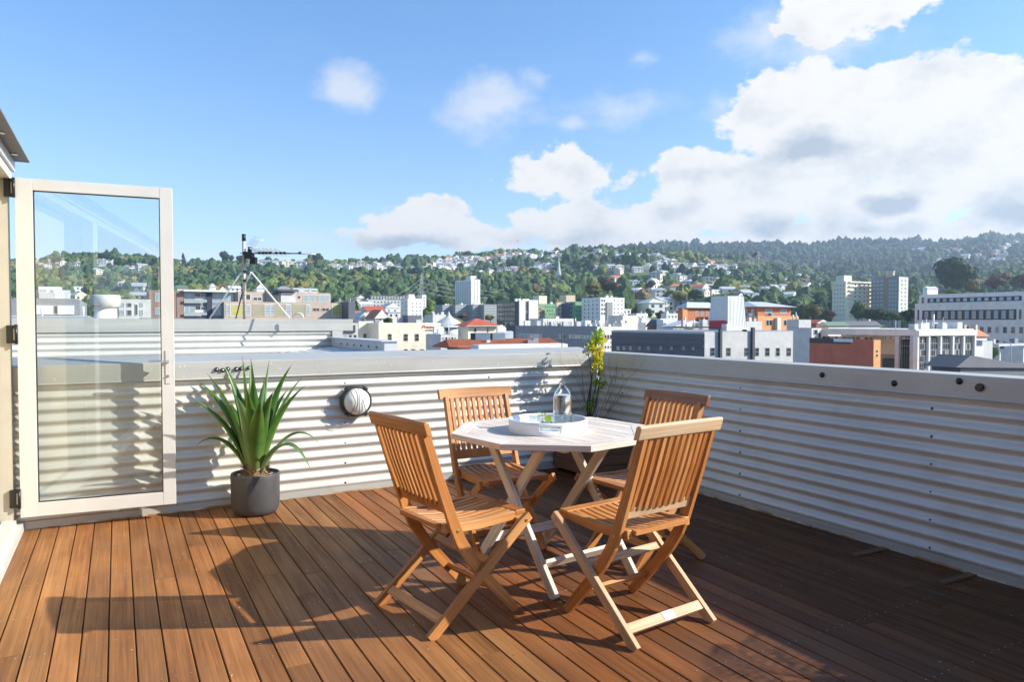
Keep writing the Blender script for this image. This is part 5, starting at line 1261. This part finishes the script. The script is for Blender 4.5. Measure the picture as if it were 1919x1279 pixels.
# roof garden pavilion and long grey building
b = Bd('building', 'white canopy on the roof garden below the green flats', 1018, 1075, 598, 240, 'dusty_white', dep=10, roof='roof_white'); b.grid('F', 1020, 1073, 602, 612, 8, 1, .7, .8)
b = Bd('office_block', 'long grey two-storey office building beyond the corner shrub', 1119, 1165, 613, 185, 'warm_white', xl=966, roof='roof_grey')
MB().m('mid_grey').box(-.012, 0, 0, b.d, 0, b.h + .15).obj('painted_shade_side', b.o)  # grey sheet paints shade onto the warm white wall
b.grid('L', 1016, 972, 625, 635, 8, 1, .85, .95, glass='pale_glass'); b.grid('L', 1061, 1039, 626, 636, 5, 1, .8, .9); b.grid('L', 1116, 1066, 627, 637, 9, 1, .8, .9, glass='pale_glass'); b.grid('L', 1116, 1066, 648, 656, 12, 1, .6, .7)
b.grid('F', 1122, 1162, 627, 637, 8, 1, .75, .9); b.grid('F', 1122, 1162, 647, 655, 8, 1, .5, .7)
plant(b, 30, 0, b.w, 2, b.d - 3)
# big grey building, shade painted onto its left side as a slate sheet
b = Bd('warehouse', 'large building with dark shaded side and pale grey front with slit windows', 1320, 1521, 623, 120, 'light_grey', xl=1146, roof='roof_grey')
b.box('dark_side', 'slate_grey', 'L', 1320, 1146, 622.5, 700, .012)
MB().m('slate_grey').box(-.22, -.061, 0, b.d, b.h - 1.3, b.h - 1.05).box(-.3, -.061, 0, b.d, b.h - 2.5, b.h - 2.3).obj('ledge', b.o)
for xa in (1155, 1166, 1178, 1195, 1212, 1235, 1255, 1278, 1296): b.win('L', xa, xa + 7, 649, 657, 'pale_glass', 'slate_grey')
for xa, xb in ((1331, 1339), (1361, 1369), (1395, 1402), (1415, 1422), (1434, 1442), (1454, 1461), (1474, 1482), (1495, 1502)): b.win('F', xa, xb, 652, 668, 'dark_glass', 'mid_grey', 'sash')
b.box('downpipe', 'charcoal', 'F', 1345.5, 1350, 617, 690, .5); b.box('downpipe', 'charcoal', 'F', 1406, 1411, 614, 690, .5)
# ribbed metal vent tower
P = at(1363, 622, 140); k_ = 140 / F
vt = thing('vent_tower', 'tapered ribbed metal vent tower with a red graffiti panel above the grey building', 'vent tower', Vector((P.x, P.y, P.z - 4)), YAW)
mm = MB().m('far_zinc'); hh = 66 * k_ + 4; w0, w1_ = 2.75, 2.15
bb = mm.add([(-w0, -w0, 0), (w0, -w0, 0), (w0, w0, 0), (-w0, w0, 0), (-w1_, -w1_, hh), (w1_, -w1_, hh), (w1_, w1_, hh), (-w1_, w1_, hh)])
for q in ((0, 1, 5, 4), (1, 2, 6, 5), (2, 3, 7, 6), (3, 0, 4, 7), (4, 5, 6, 7)): mm.face([bb + i for i in q])
mm.obj('shaft', vt)
mm = MB().m('house_white')
for i in range(13):
    f_ = -1 + 2 * i / 12
    mm.beam((f_ * w0, -w0 - .02, .2), (f_ * w1_, -w1_ - .02, hh), .07, .06); mm.beam((-w0 - .02, f_ * w0, .2), (-w1_ - .02, f_ * w1_, hh), .06, .07)
mm.obj('rib', vt)
MB().m('white_render').box(-2.72, 2.72, -2.75, -2.70, 0, 4 + 8 * k_).obj('skirt', vt)
gp = MB().m('sign_red').box(-2.68, -2.60, -2.3, 2.2, 4.6, 4.6 + 15 * k_); gp.m('navy').box(-2.69, -2.681, -2.3, 2.2, 4.55, 4.85).obj('graffiti_panel', vt)
# orange block
b = Bd('apartment_building', 'orange rendered block with grey hipped roof right of the vent tower', 1420, 1497, 593, 175, 'orange_render', xl=1340, roof='roof_grey')
b.win('F', 1435, 1447, 600, 611, style='cross'); b.win('F', 1468, 1480, 600, 611, style='cross'); b.box('steel_flue', 'far_zinc', 'F', 1452, 1459, 596, 621, .8)
up = Bd('penthouse_storey', 'set-back orange top floor under the grey hipped roof', 1420, 1482, 576, 180, 'orange_brick', xl=1350, yb=594, cat='building'); up.hip('roof_pale', 1.5, 1.2, .5); up.win('F', 1434, 1446, 580, 588, 'pale_glass'); up.win('F', 1462, 1474, 580, 588, 'pale_glass'); up.grid('L', 1360, 1416, 579, 588, 5, 1, .4, .9, glass='pale_glass')
b = Bd('apartment_building', 'brick red apartment wing left of the vent tower', 1287, 1345, 578, 190, 'orange_brick', dep=12, roof='roof_pale'); b.hip('roof_pale', 1.6, .8, .7); b.grid('F', 1300, 1340, 583, 592, 4, 1, .5, .8, glass='pale_glass'); b.box('gable_wall', 'orange_render', 'F', 1278, 1287, 578, 602, .3)
b = Bd('building', 'small red brick gabled house in front of the factory roof', 1231, 1250, 614, 165, 'brick_red', dep=8, roof='roof_dark'); b.gable('roof_dark', 'brick_red', 1.7, axis='y'); b.win('F', 1238, 1243, 614, 617)
b = Bd('factory', 'white factory with shallow grey gable roof and ducts', 1262, 1330, 613, 155, 'dusty_white', dep=14, roof='roof_pale'); b.gable('roof_pale', 'dusty_white', 1.3, axis='y'); plant(b, 12, 0, b.w, -3, -1.5)
for k in range(4): MB().m('far_zinc').lathe([(.35, 0), (.35, .6), (.5, .7), (.2, 1)], 12, (2 + k * 1.4, -1.2, b.h - .4)).obj('roof_cowl', b.o)
b = Bd('building', 'pale block between vent tower and orange block', 1391, 1428, 603, 150, 'light_grey', dep=8); b = Bd('building', 'grey wall block right of the orange block', 1497, 1520, 600, 170, 'light_grey', dep=9); plant(b, 4, 0, b.w, 1, 3)
b = Bd('building', 'pale low building with flat roof under the terraces', 1249, 1277, 588, 300, 'dusty_white', dep=9); b.grid('F', 1251, 1276, 591, 597, 4, 1, .5, .6)
b = Bd('building', 'cream low building left of the small brick gable', 1210, 1232, 606, 200, 'warm_white', dep=9); plant(b, 8, 0, b.w, 1, 4)
b = Bd('building', 'white shed roofs right of the small brick gable', 1250, 1268, 611, 160, 'white_render', dep=8); plant(b, 4, 0, b.w, 1, 4)
# terracotta wall, grey-white office with cream interior
b = Bd('building', 'terracotta red blank walled building beyond the right parapet', 1637, 1651, 638, 95, 'orange_render', xl=1518, roof='roof_dark')
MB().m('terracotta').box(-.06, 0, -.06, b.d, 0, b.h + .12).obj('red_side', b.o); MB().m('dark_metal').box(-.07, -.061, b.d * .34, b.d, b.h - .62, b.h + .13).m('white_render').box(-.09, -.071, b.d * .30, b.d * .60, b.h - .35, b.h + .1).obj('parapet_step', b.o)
b.win('F', 1642, 1645, 656, 661); b.win('F', 1642, 1645, 664, 669)
of = Bd('office_block', 'white framed office building with tall glazed bays and cream interior', 1717, 1825, 619, 100, 'warm_white', xl=1538, yb=630, roof='roof_white', par=.1)
plant(of, 6, 1, of.w, 1, 6)
MB().m('cream_render').box(5.0, 5.2, 1, of.d, -3.0, -.05).m('house_tan').box(5.3, 5.5, 1, of.d, -8, -.1).m('light_grey').box(.2, of.w, .2, of.d, -9, -8.2).m('charcoal').box(4.2, 4.9, 1, of.d * .5, -6.5, -3.6).box(2.5, of.w, 3.5, 3.8, -8, -.1).obj('interior_wall', of.o)
of.grid('L', 1637, 1541, 630, 643, 12, 1, .9, .95, glass='dark_glass', frame='house_tan'); of.grid('L', 1712, 1653, 631, 637, 12, 1, .75, .9)
for xa in (1684, 1712): of.box('column', 'light_grey', 'L', xa, xa - 6, 630, 720, .1, .3)
for ya in (648, 660, 672): of.box('glazing_bars', 'win_frame', 'L', 1708, 1686, ya, ya + 1, .05)
for k in range(5): of.box('glazing_bars', 'win_frame', 'L', 1690 + k * 4.5, 1691 + k * 4.5, 640, 700, .04)
for xa in (1714, 1735, 1757, 1780, 1800, 1821): of.box('column', 'white_render', 'F', xa, xa + 4.2, 630, 720, .35, .3)
of.box('fascia', 'white_render', 'F', 1716, 1825, 619, 630, .5, -.01)
for xa, xb in ((1718, 1735), (1740, 1756), (1761, 1779), (1784, 1799), (1804, 1820)): of.grid('F', xa, xb, 632, 692, 4, 5, .93, .96, glass='dark_glass', frame='mid_grey')
# cream tower and grey tower
b = Bd('tower_block', 'cream apartment tower with balcony bands, left of the twin towers', 1585, 1633, 527, 480, 'cream_render', xl=1559, roof='roof_white', base=-12)
b.grid('F', 1598, 1632, 531, 592, 4, 8, .34, .36); b.grid('L', 1561, 1584, 531, 594, 4, 8, .5, .42, glass='blue_grey', frame='dusty_white')
for j in range(9):
    z = b.h - 1.0 - j * 2.78; MB().m('warm_white').box(3, b.w + .9, -1.0, -.07, z, z + .75).obj('balcony', b.o)
b.top_box('lift_house', 'warm_white', 1, 9, 2, 8, 3.9)
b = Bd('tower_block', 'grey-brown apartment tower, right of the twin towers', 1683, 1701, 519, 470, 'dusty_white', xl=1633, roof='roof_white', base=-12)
b.box('painted_shade_face', 'mid_grey', 'L', 1683, 1633, 519, 640, .012); b.grid('L', 1634, 1656, 523, 598, 3, 10, .6, .42, glass='bluish', frame='mid_grey'); b.grid('L', 1664, 1682, 523, 598, 3, 10, .6, .42, glass='bluish', frame='mid_grey'); b.box('brown_strip', 'pink_brown', 'L', 1663, 1657, 520, 600, .1)  # mid-grey sheet puts the left face's shade into its colour
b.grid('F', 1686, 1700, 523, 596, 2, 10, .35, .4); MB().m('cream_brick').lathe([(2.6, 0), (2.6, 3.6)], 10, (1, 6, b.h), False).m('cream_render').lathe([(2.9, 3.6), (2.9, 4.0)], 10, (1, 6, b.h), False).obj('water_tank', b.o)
# long white office
b = Bd('office_block', 'long white office building with recessed window bands at far right', 1980, 2040, 565, 160, 'warm_white', xl=1714, roof='roof_white', par=.2)
b.box('window_band', 'charcoal', 'L', 1728, 1905, 580, 600, .012); b.grid('L', 1730, 1903, 580.5, 599.5, 13, 1, .68, .95, glass='pale_glass', frame='slate_grey'); b.win('L', 1909, 1915, 579, 600); b.win('L', 1719, 1723, 580, 602)
b.grid('L', 1728, 1970, 612, 624, 17, 1, .55, .9); b.grid('L', 1728, 1970, 638, 650, 17, 1, .5, .9)
up = Bd('penthouse_storey', 'set-back glazed top storey of the long white office', 1978, 2030, 545, 164, 'warm_white', xl=1722, yb=566, cat='building', roof='roof_white'); up.box('window_band', 'charcoal', 'L', 1738, 1915, 554.5, 568, .012); up.grid('L', 1740, 1913, 555, 567.5, 13, 1, .66, .9, glass='pale_glass', frame='charcoal'); up.win('L', 1727, 1732, 557, 570)
# right foreground roofs
b = Bd('building', 'charcoal gabled roof building just beyond the parapet at right', 1800, 1925, 687, 62, 'slate_grey', dep=2.5, roof='roof_dark')
m = MB().m('roof_dark'); h = b.h; w, d = b.w, 2.5; q = m.add([(-1.2, -.3, h - .05), (w + 2, -.3, h - .55), (w + 2, d, h - .55), (-1.2, d, h - .05), (1.0, -.3, h + .95), (1.0, d, h + .95)])
m.face([q, q+4, q+5, q+3]); m.face([q+4, q+1, q+2, q+5]); m.m('slate_grey'); m.face([q, q+1, q+4]); m.obj('roof', b.o)
b.win('F', 1852, 1859, 679, 690, 'dark_glass'); b.box('cream_panel', 'cream_render', 'F', 1860, 1872, 681, 690, .05); b.win('F', 1874, 1879, 684, 690)
b = Bd('house', 'small house with orange-red gable roof behind the five-bay office', 1826, 1850, 632, 140, 'warm_white', dep=8, cat='house'); b.gable('roof_orange', 'warm_white', 1.3, axis='x'); b.top_box('chimney', 'cream_brick', .2, .9, 2, 2.8, 2.3); b.top_box('chimney', 'cream_brick', 2.3, 3.0, 1, 1.8, 2.3)
b = Bd('building', 'dark slate building left of the blue awning', 1850, 1945, 628, 175, 'slate_grey', dep=12, roof='roof_dark'); b.grid('F', 1856, 1935, 634, 641, 5, 1, .6, .6, glass='pale_glass')
b = Bd('building', 'low building with blue awning and white posts at far right', 1872, 1940, 646, 130, 'dusty_white', dep=8, yb=652); b.box('awning', 'awning_blue', 'F', 1873, 1914, 648, 654, .8, -.1)
for xa in (1872, 1916): b.box('post', 'white_render', 'F', xa, xa + 2.5, 650, 700, .1, .1)
b = Bd('building', 'grey utility box building right of the five-bay office', 1841, 1861, 640, 120, 'light_grey', dep=3); b = Bd('building', 'weathered low wall below the utility box', 1825, 1845, 650, 118, 'dusty_white', dep=3)
P = at(1894, 705, 110); l_ = thing('street_lamp', 'curved grey street lamp before the blue awning', 'street lamp', Vector((P.x, P.y, GZ)))
zt_ = at(1894, 640, 110).z - GZ; MB().m('light_grey').tube([(0, 0, 0), (0, 0, zt_ - .8), (-.1, 0, zt_ - .3), (-.5, 0, zt_), (-.9, 0, zt_ + .02)], [.09, .07, .06, .05, .04], 8).obj('pole', l_); MB().m('steel').box(-1.2, -.8, -.1, .1, zt_ - .04, zt_ + .08).obj('lamp_head', l_)
# low white building behind parapet left bottom etc.
b = Bd('building', 'white louvred building filling the gap right of the pale grey front', 1521, 1540, 616, 112, 'dusty_white', dep=8); b.win('F', 1525, 1532, 618, 628); b.win('F', 1533, 1538, 624, 634); b.win('F', 1526, 1532, 637, 642)
b = Bd('house', 'pale green gabled house below the cream tower', 1552, 1590, 612, 200, 'house_cream', dep=9, cat='house', roof='roof_green'); b.gable('roof_green', 'house_cream', 1.2)
b = Bd('house', 'red-walled house with white gable near the golden tree', 1530, 1552, 607, 230, 'brick_red', dep=8, cat='house'); b.gable('roof_red', 'white_render', 1.2, axis='y')
b = Bd('house', 'dark roofed long house before the grey tower', 1590, 1650, 612, 215, 'house_grey', dep=9, cat='house', roof='roof_dark'); b.gable('roof_dark', 'house_grey', 1.5)
b = Bd('house', 'white house in the trees right of the grey tower', 1738, 1757, 541, 520, 'house_white', dep=8, cat='house'); b.gable('roof_pale', 'house_white', 1.5)

# ------------------------------------------------------------------ spire, pylons, wires
def lattice(label, px, yb, yt, Y, wpx, arms=True, nm='pylon', cat='pylon', group=None, mt='light_grey'):
    P = at(px, yb, Y); h = (yb - yt) / F * Y; w = wpx / F * Y / 2; r_ = max(.10, .32 / F * Y)
    t = thing(nm, label, cat, P, YAW, group); m = MB().m(mt); n = 6
    lv = [(1 - (i / n) * .88) * w for i in range(n + 1)]
    for i in range(n):
        a, b = lv[i], lv[i + 1]; z0, z1 = h * i / n, h * (i + 1) / n
        for sx, sy in ((1, 1), (1, -1), (-1, 1), (-1, -1)): m.beam((sx*a, sy*a, z0), (sx*b, sy*b, z1), r_, r_)
        m.beam((-a, -a, z0), (b, -b, z1), r_*.6, r_*.6); m.beam((a, -a, z0), (-b, -b, z1), r_*.6, r_*.6); m.beam((-a, a, z0), (b, b, z1), r_*.6, r_*.6)
    m.obj('tower', t)
    if arms:
        m = MB().m(mt)
        for q in (.62, .76, .9): m.beam((-w*1.1, 0, h*q), (w*1.1, 0, h*q), r_*.8, r_*.8)
        m.obj('cross_arm', t)
    return P + Vector((0, 0, h * .8))
p1 = lattice('white lattice pylon on the spur, nearer one at left', 1353, 512, 475, 1000, 10); p2 = lattice('faint lattice pylon just left of the white one', 1347, 500, 477, 1500, 6)
p3 = lattice('lattice pylon right of the bright green knoll', 1421, 508, 470, 1100, 9); p4 = lattice('small distant lattice pylon mid-slope at right', 1534, 505, 488, 1900, 6)
p5 = lattice('white lattice pylon in front of the woods beside the dark block', 790, 556, 514, 520, 9); p6 = lattice('tiny lattice mast on the far ridge', 1281, 470, 453, 2600, 4, False, 'radio_mast', 'mast')
tree('pale round leafless tree beside the right pylon', 1417, 492, 1120, 22, 17, 'bare', 'leaf_brown')
P = at(1047, 522, 900); k_ = 900 / F
sp_ = thing('church_spire', 'slender grey stone church spire rising in front of the hillside houses', 'church spire', P)
MB().m('mid_grey').box(-3.6*k_, 3.6*k_, -3.6*k_, 3.6*k_, -8, 6*k_).obj('tower', sp_)
MB().m('light_grey').lathe([(4.2*k_, 5*k_), (3*k_, 18*k_), (.01, 42*k_)], 8, smooth=False).obj('spire', sp_)
for sx in (-1, 1): MB().m('light_grey').lathe([(.8*k_, 5*k_), (.01, 14*k_)], 6, (sx*4*k_, -3.5*k_, 0), False).obj('pinnacle', sp_)
def wire(a, b, sag, label, r_=.05, n=3, grp=None):
    m = MB().m('light_grey')
    for k in range(n):
        o_ = Vector((0, 0, -k * 3.2)); m.tube([a.lerp(b, i / 16) + o_ - Vector((0, 0, sag * 4 * (i/16) * (1 - i/16))) for i in range(17)], r_, 4)
    o = m.obj('power_lines'); tag(o, label, 'power lines')
wire(p1, p3, 9, 'sagging power lines between the white pylon and the knoll pylon', .13); wire(p1, at(1236, 470, 1900), 14, 'power lines running left from the white pylon to the ridge', .13)
wire(p5, at(650, 572, 380), 5, 'power lines fanning down left from the pylon before the woods', .07, 4); wire(p5, at(1100, 540, 900), 10, 'power lines crossing the woods right of the pylon', .08, 4)
wire(p3, at(1534, 492, 1890), 10, 'power lines from the knoll pylon to the small distant pylon', .15)
# thin pole in front of long grey building; seagull
P = at(1053, 700, 60); o = MB().m('charcoal').tube([(0, 0, 0), (0, 0, (700 - 613) / F * 60)], .035, 6).obj('flue_pole', None, P); tag(o, 'thin dark pole in front of the long grey office building', 'pole')
P = at(970, 452, 120); gl = thing('seagull', 'white seagull flying above the houses on the hill', 'bird', P, .6)
MB().m('house_white').lathe([(.001, -.22), (.05, -.12), (.07, 0), (.05, .12), (.02, .18), (.001, .3)], 8, (0, 0, 0), True, Matrix.Rotation(PI/2, 3, 'X')).m('light_grey').beam((0, 0, 0), (.32, .05, .14), .12, .02).beam((.32, .05, .14), (.62, -.06, .05), .08, .015).beam((0, 0, 0), (-.32, .05, .14), .12, .02).beam((-.32, .05, .14), (-.62, -.06, .05), .08, .015).obj('body', gl)

# ------------------------------------------------------------------ neighbour roof just behind the back parapet
nr = thing('neighbour_roof', 'low metal roof with flashing kerb and plant room behind the back parapet', 'roof', D(0, 0), DROT)
m = MB().m('far_zinc'); n = 60; b = len(m.v); zr = lambda s_: .985 - .108 * (s_ - 1.3)
for i in range(n * 4 + 1):
    s_ = 1.3 + 7 * i / (n * 4)
    for t_ in (-.45, -9): m.v.append((s_, t_, zr(s_) + .010 * math.sin(2 * PI * i / 4)))
for i in range(n * 4): m.face([b+2*i, b+2*i+2, b+2*i+3, b+2*i+1], None, True)
m.obj('roof_sheet', nr)
MB().m('flashing').box(1.3, 8.3, -9, -.45, -3, .1).box(1.3, 1.36, -9, -.46, .1, .97).obj('core', nr)
MB().m('roof_pale').box(1.26, 1.40, -4.0, -1.85, .965, 1.095).box(1.22, 1.44, -4.0, -1.83, 1.0955, 1.105).obj('kerb', nr)
m = MB().m('dark_metal')
for k in range(6): m.lathe([(.012, 0), (.012, .006)], 8, (1.405, -2.1 - k * .28, 1.03), True, Matrix.Rotation(PI/2, 3, 'Y'))
m.obj('rivets', nr)
pr_ = thing('plant_room', 'low corrugated rooftop plant room carrying the antenna mast', 'plant room', D(1.25, -4.0), DROT)
m = MB().m('zincalume'); corr(m, .14, 3.75, -.08, 1.186, nx=10, amp=.012); m.obj('cladding', pr_)
MB().m('far_zinc').box(.0, 3.8, -2.6, -.02, -.5, 1.16).m('flashing').box(.0, .135, -.019, .03, .965, 1.185).obj('core', pr_)
MB().m('flashing').box(-.14, 3.9, -2.7, .028, 1.187, 1.34).obj('coping', pr_)
# slab, column and louvred box seen through the door
pb_ = thing('louvre_plant_box', 'corrugated metal plant enclosure seen through the glass door', 'plant enclosure', at(143, 603, 13.2).xyz * 1, YAW)
pb_.location.z = 0; e = onplane(225, 603, at(143, 603, 13.2), V); wv = (e - at(143, 603, 13.2)).dot(U)
zb = lambda y: at(143, y, 13.2).z
m = MB().m('zincalume')
nzz = 64; b = len(m.v)
for x in (0, wv):
    for k in range(nzz * 4 + 1):
        z = zb(672) - .5 + (zb(601) - zb(672) + .5) * k / (nzz * 4); m.v.append((x, -.009 * math.sin(k * PI / 4 * 1.0), z))
for k in range(nzz * 4): m.face([b + k, b + nzz*4 + 1 + k, b + nzz*4 + 2 + k, b + k + 1], None, True)
b = len(m.v)
for y in (0, 1.6):
    for k in range(nzz * 4 + 1):
        z = zb(672) - .5 + (zb(601) - zb(672) + .5) * k / (nzz * 4); m.v.append((wv + .009 * math.sin(k * PI / 4), y, z))
for k in range(nzz * 4): m.face([b + k, b + nzz*4 + 1 + k, b + nzz*4 + 2 + k, b + k + 1], None, True)
m.obj('cladding', pb_)
MB().m('flashing').box(.02, wv - .02, .02, 1.58, -3, zb(600)).box(-.05, wv + .05, -.04, 1.65, zb(600), zb(597)).obj('coping', pb_)
sbm = thing('concrete_canopy', 'grey concrete canopy slab on a column seen at the right of the door glass', 'canopy', at(266, 603, 13.8), YAW); sbm.location.z = 0
zc = lambda y: at(266, y, 13.8).z
MB().m('mid_grey').box(0, .62, 0, 2.2, zc(632), zc(596)).obj('slab', sbm); MB().m('light_grey').box(.10, .26, .5, .66, -2, zc(632)).obj('column', sbm)
b = Bd('building', 'pale low rooftop wall behind the concrete canopy', 225, 330, 634, 24, 'bluish', dep=3, roof='roof_white'); b.win('F', 262, 268, 609.5 + 27, 616 + 27)

# antenna
AP = D(1.25 + 2.55, -4.9); AY = AP.y
q0 = at(458.5, 597, AY); B0 = Vector((q0.x, AY, 1.34))
ant = thing('tv_antenna', 'rusty antenna mast on white stays with a long aerial boom', 'antenna', B0)
def aw(px, py, dy=0): return at(px, py, AY + dy) - B0
MB().m('rusty_pole').tube([(0, 0, 0), (0, 0, aw(458, 452).z)], .021, 10).m('black_plastic').tube([(0, 0, aw(458, 452).z), (0, 0, aw(458, 439).z)], .024, 10).obj('mast', ant)
for path, nm in (([(393, 597), (450, 514), (455, 512)], -.3), ([(543, 597), (471.5, 511), (467, 510)], -.2)):
    MB().m('white_pole').tube([aw(x, y, nm if i == 0 else 0) for i, (x, y) in enumerate(path)], .0105, 8).obj('stay', ant)
MB().m('white_pole').tube([aw(471.5, 511), aw(461, 529)], .013, 8).obj('stay', ant); MB().m('dark_metal').tube([aw(442, 597, .8), aw(456, 541)], .009, 8).obj('stay', ant)
MB().m('black_plastic').lathe([(.026, 0), (.026, .035)], 10, aw(459, 529)).lathe([(.026, 0), (.026, .03)], 10, aw(459, 512)).lathe([(.03, 0), (.03, .04)], 10, aw(459, 478)).obj('clamp', ant)
MB().m('steel').tube([aw(450, 475), aw(540, 475.5), aw(592, 477)], .008, 6).obj('boom', ant)
m = MB().m('steel')
for k, x in enumerate((481, 487, 493, 499, 506, 512, 519, 527)):
    c = aw(x, 474.5); m.beam(c + Vector((-.035, -.16, .045)), c + Vector((.02, .16, -.02)), .008, .008)
    m.beam(c, c + Vector((-.06, -.05, .06)), .009, .009)
m.obj('element', ant)
m = MB().m('black_plastic').tube([aw(480, 474.5), aw(565, 475.5)], .0095, 6)
for x in (486, 493, 499, 506, 518, 526, 533, 562): c = aw(x, 474.5); m.box(c.x - .014, c.x + .014, c.y - .014, c.y + .014, c.z - .014, c.z + .016)
m.obj('insulator_strip', ant)
m = MB().m('black_plastic'); c = aw(470, 478); m.box(c.x - .06, c.x + .03, c.y - .05, c.y + .05, c.z - .05, c.z + .03).box(c.x + .0, c.x + .07, c.y - .04, c.y + .04, c.z - .12, c.z - .03).beam(c + Vector((-.02, 0, 0)), c + Vector((-.005, 0, .10)), .04, .04)
m.obj('mounting_box', ant)
m = MB().m('steel'); A_, B_, C_ = aw(474, 443), aw(494, 449), aw(464, 458)
for k in range(6):
    t_ = k / 5; m.tube([A_.lerp(C_, t_) , B_ + (C_ - A_) * t_], .0016, 4); m.tube([A_.lerp(B_, t_), A_.lerp(B_, t_) + (C_ - A_)], .0016, 4)
m.obj('reflector_grid', ant)
MB().m('white_pole').tube([aw(550, 597), aw(551, 591), aw(556, 587.5), aw(562, 587.5), aw(567, 591), aw(568, 597)], .012, 8).obj('hoop', ant)

# ------------------------------------------------------------------ air
hz_ = bpy.data.materials.new('haze'); hz_.use_nodes = True; t = NT(hz_.node_tree); t.n.clear()
pv = t.new('ShaderNodeVolumePrincipled'); pv.inputs['Color'].default_value = (.62, .80, 1, 1); pv.inputs['Density'].default_value = .00015; pv.inputs['Anisotropy'].default_value = .3
oo = t.new('ShaderNodeOutputMaterial'); t.l.new(pv.outputs[0], oo.inputs['Volume']); M['haze'] = hz_
hzb = MB().m('haze').box(-3600, 3600, -3600, 3300, -40, 352).obj('haze'); tag(hzb, kind='stuff')
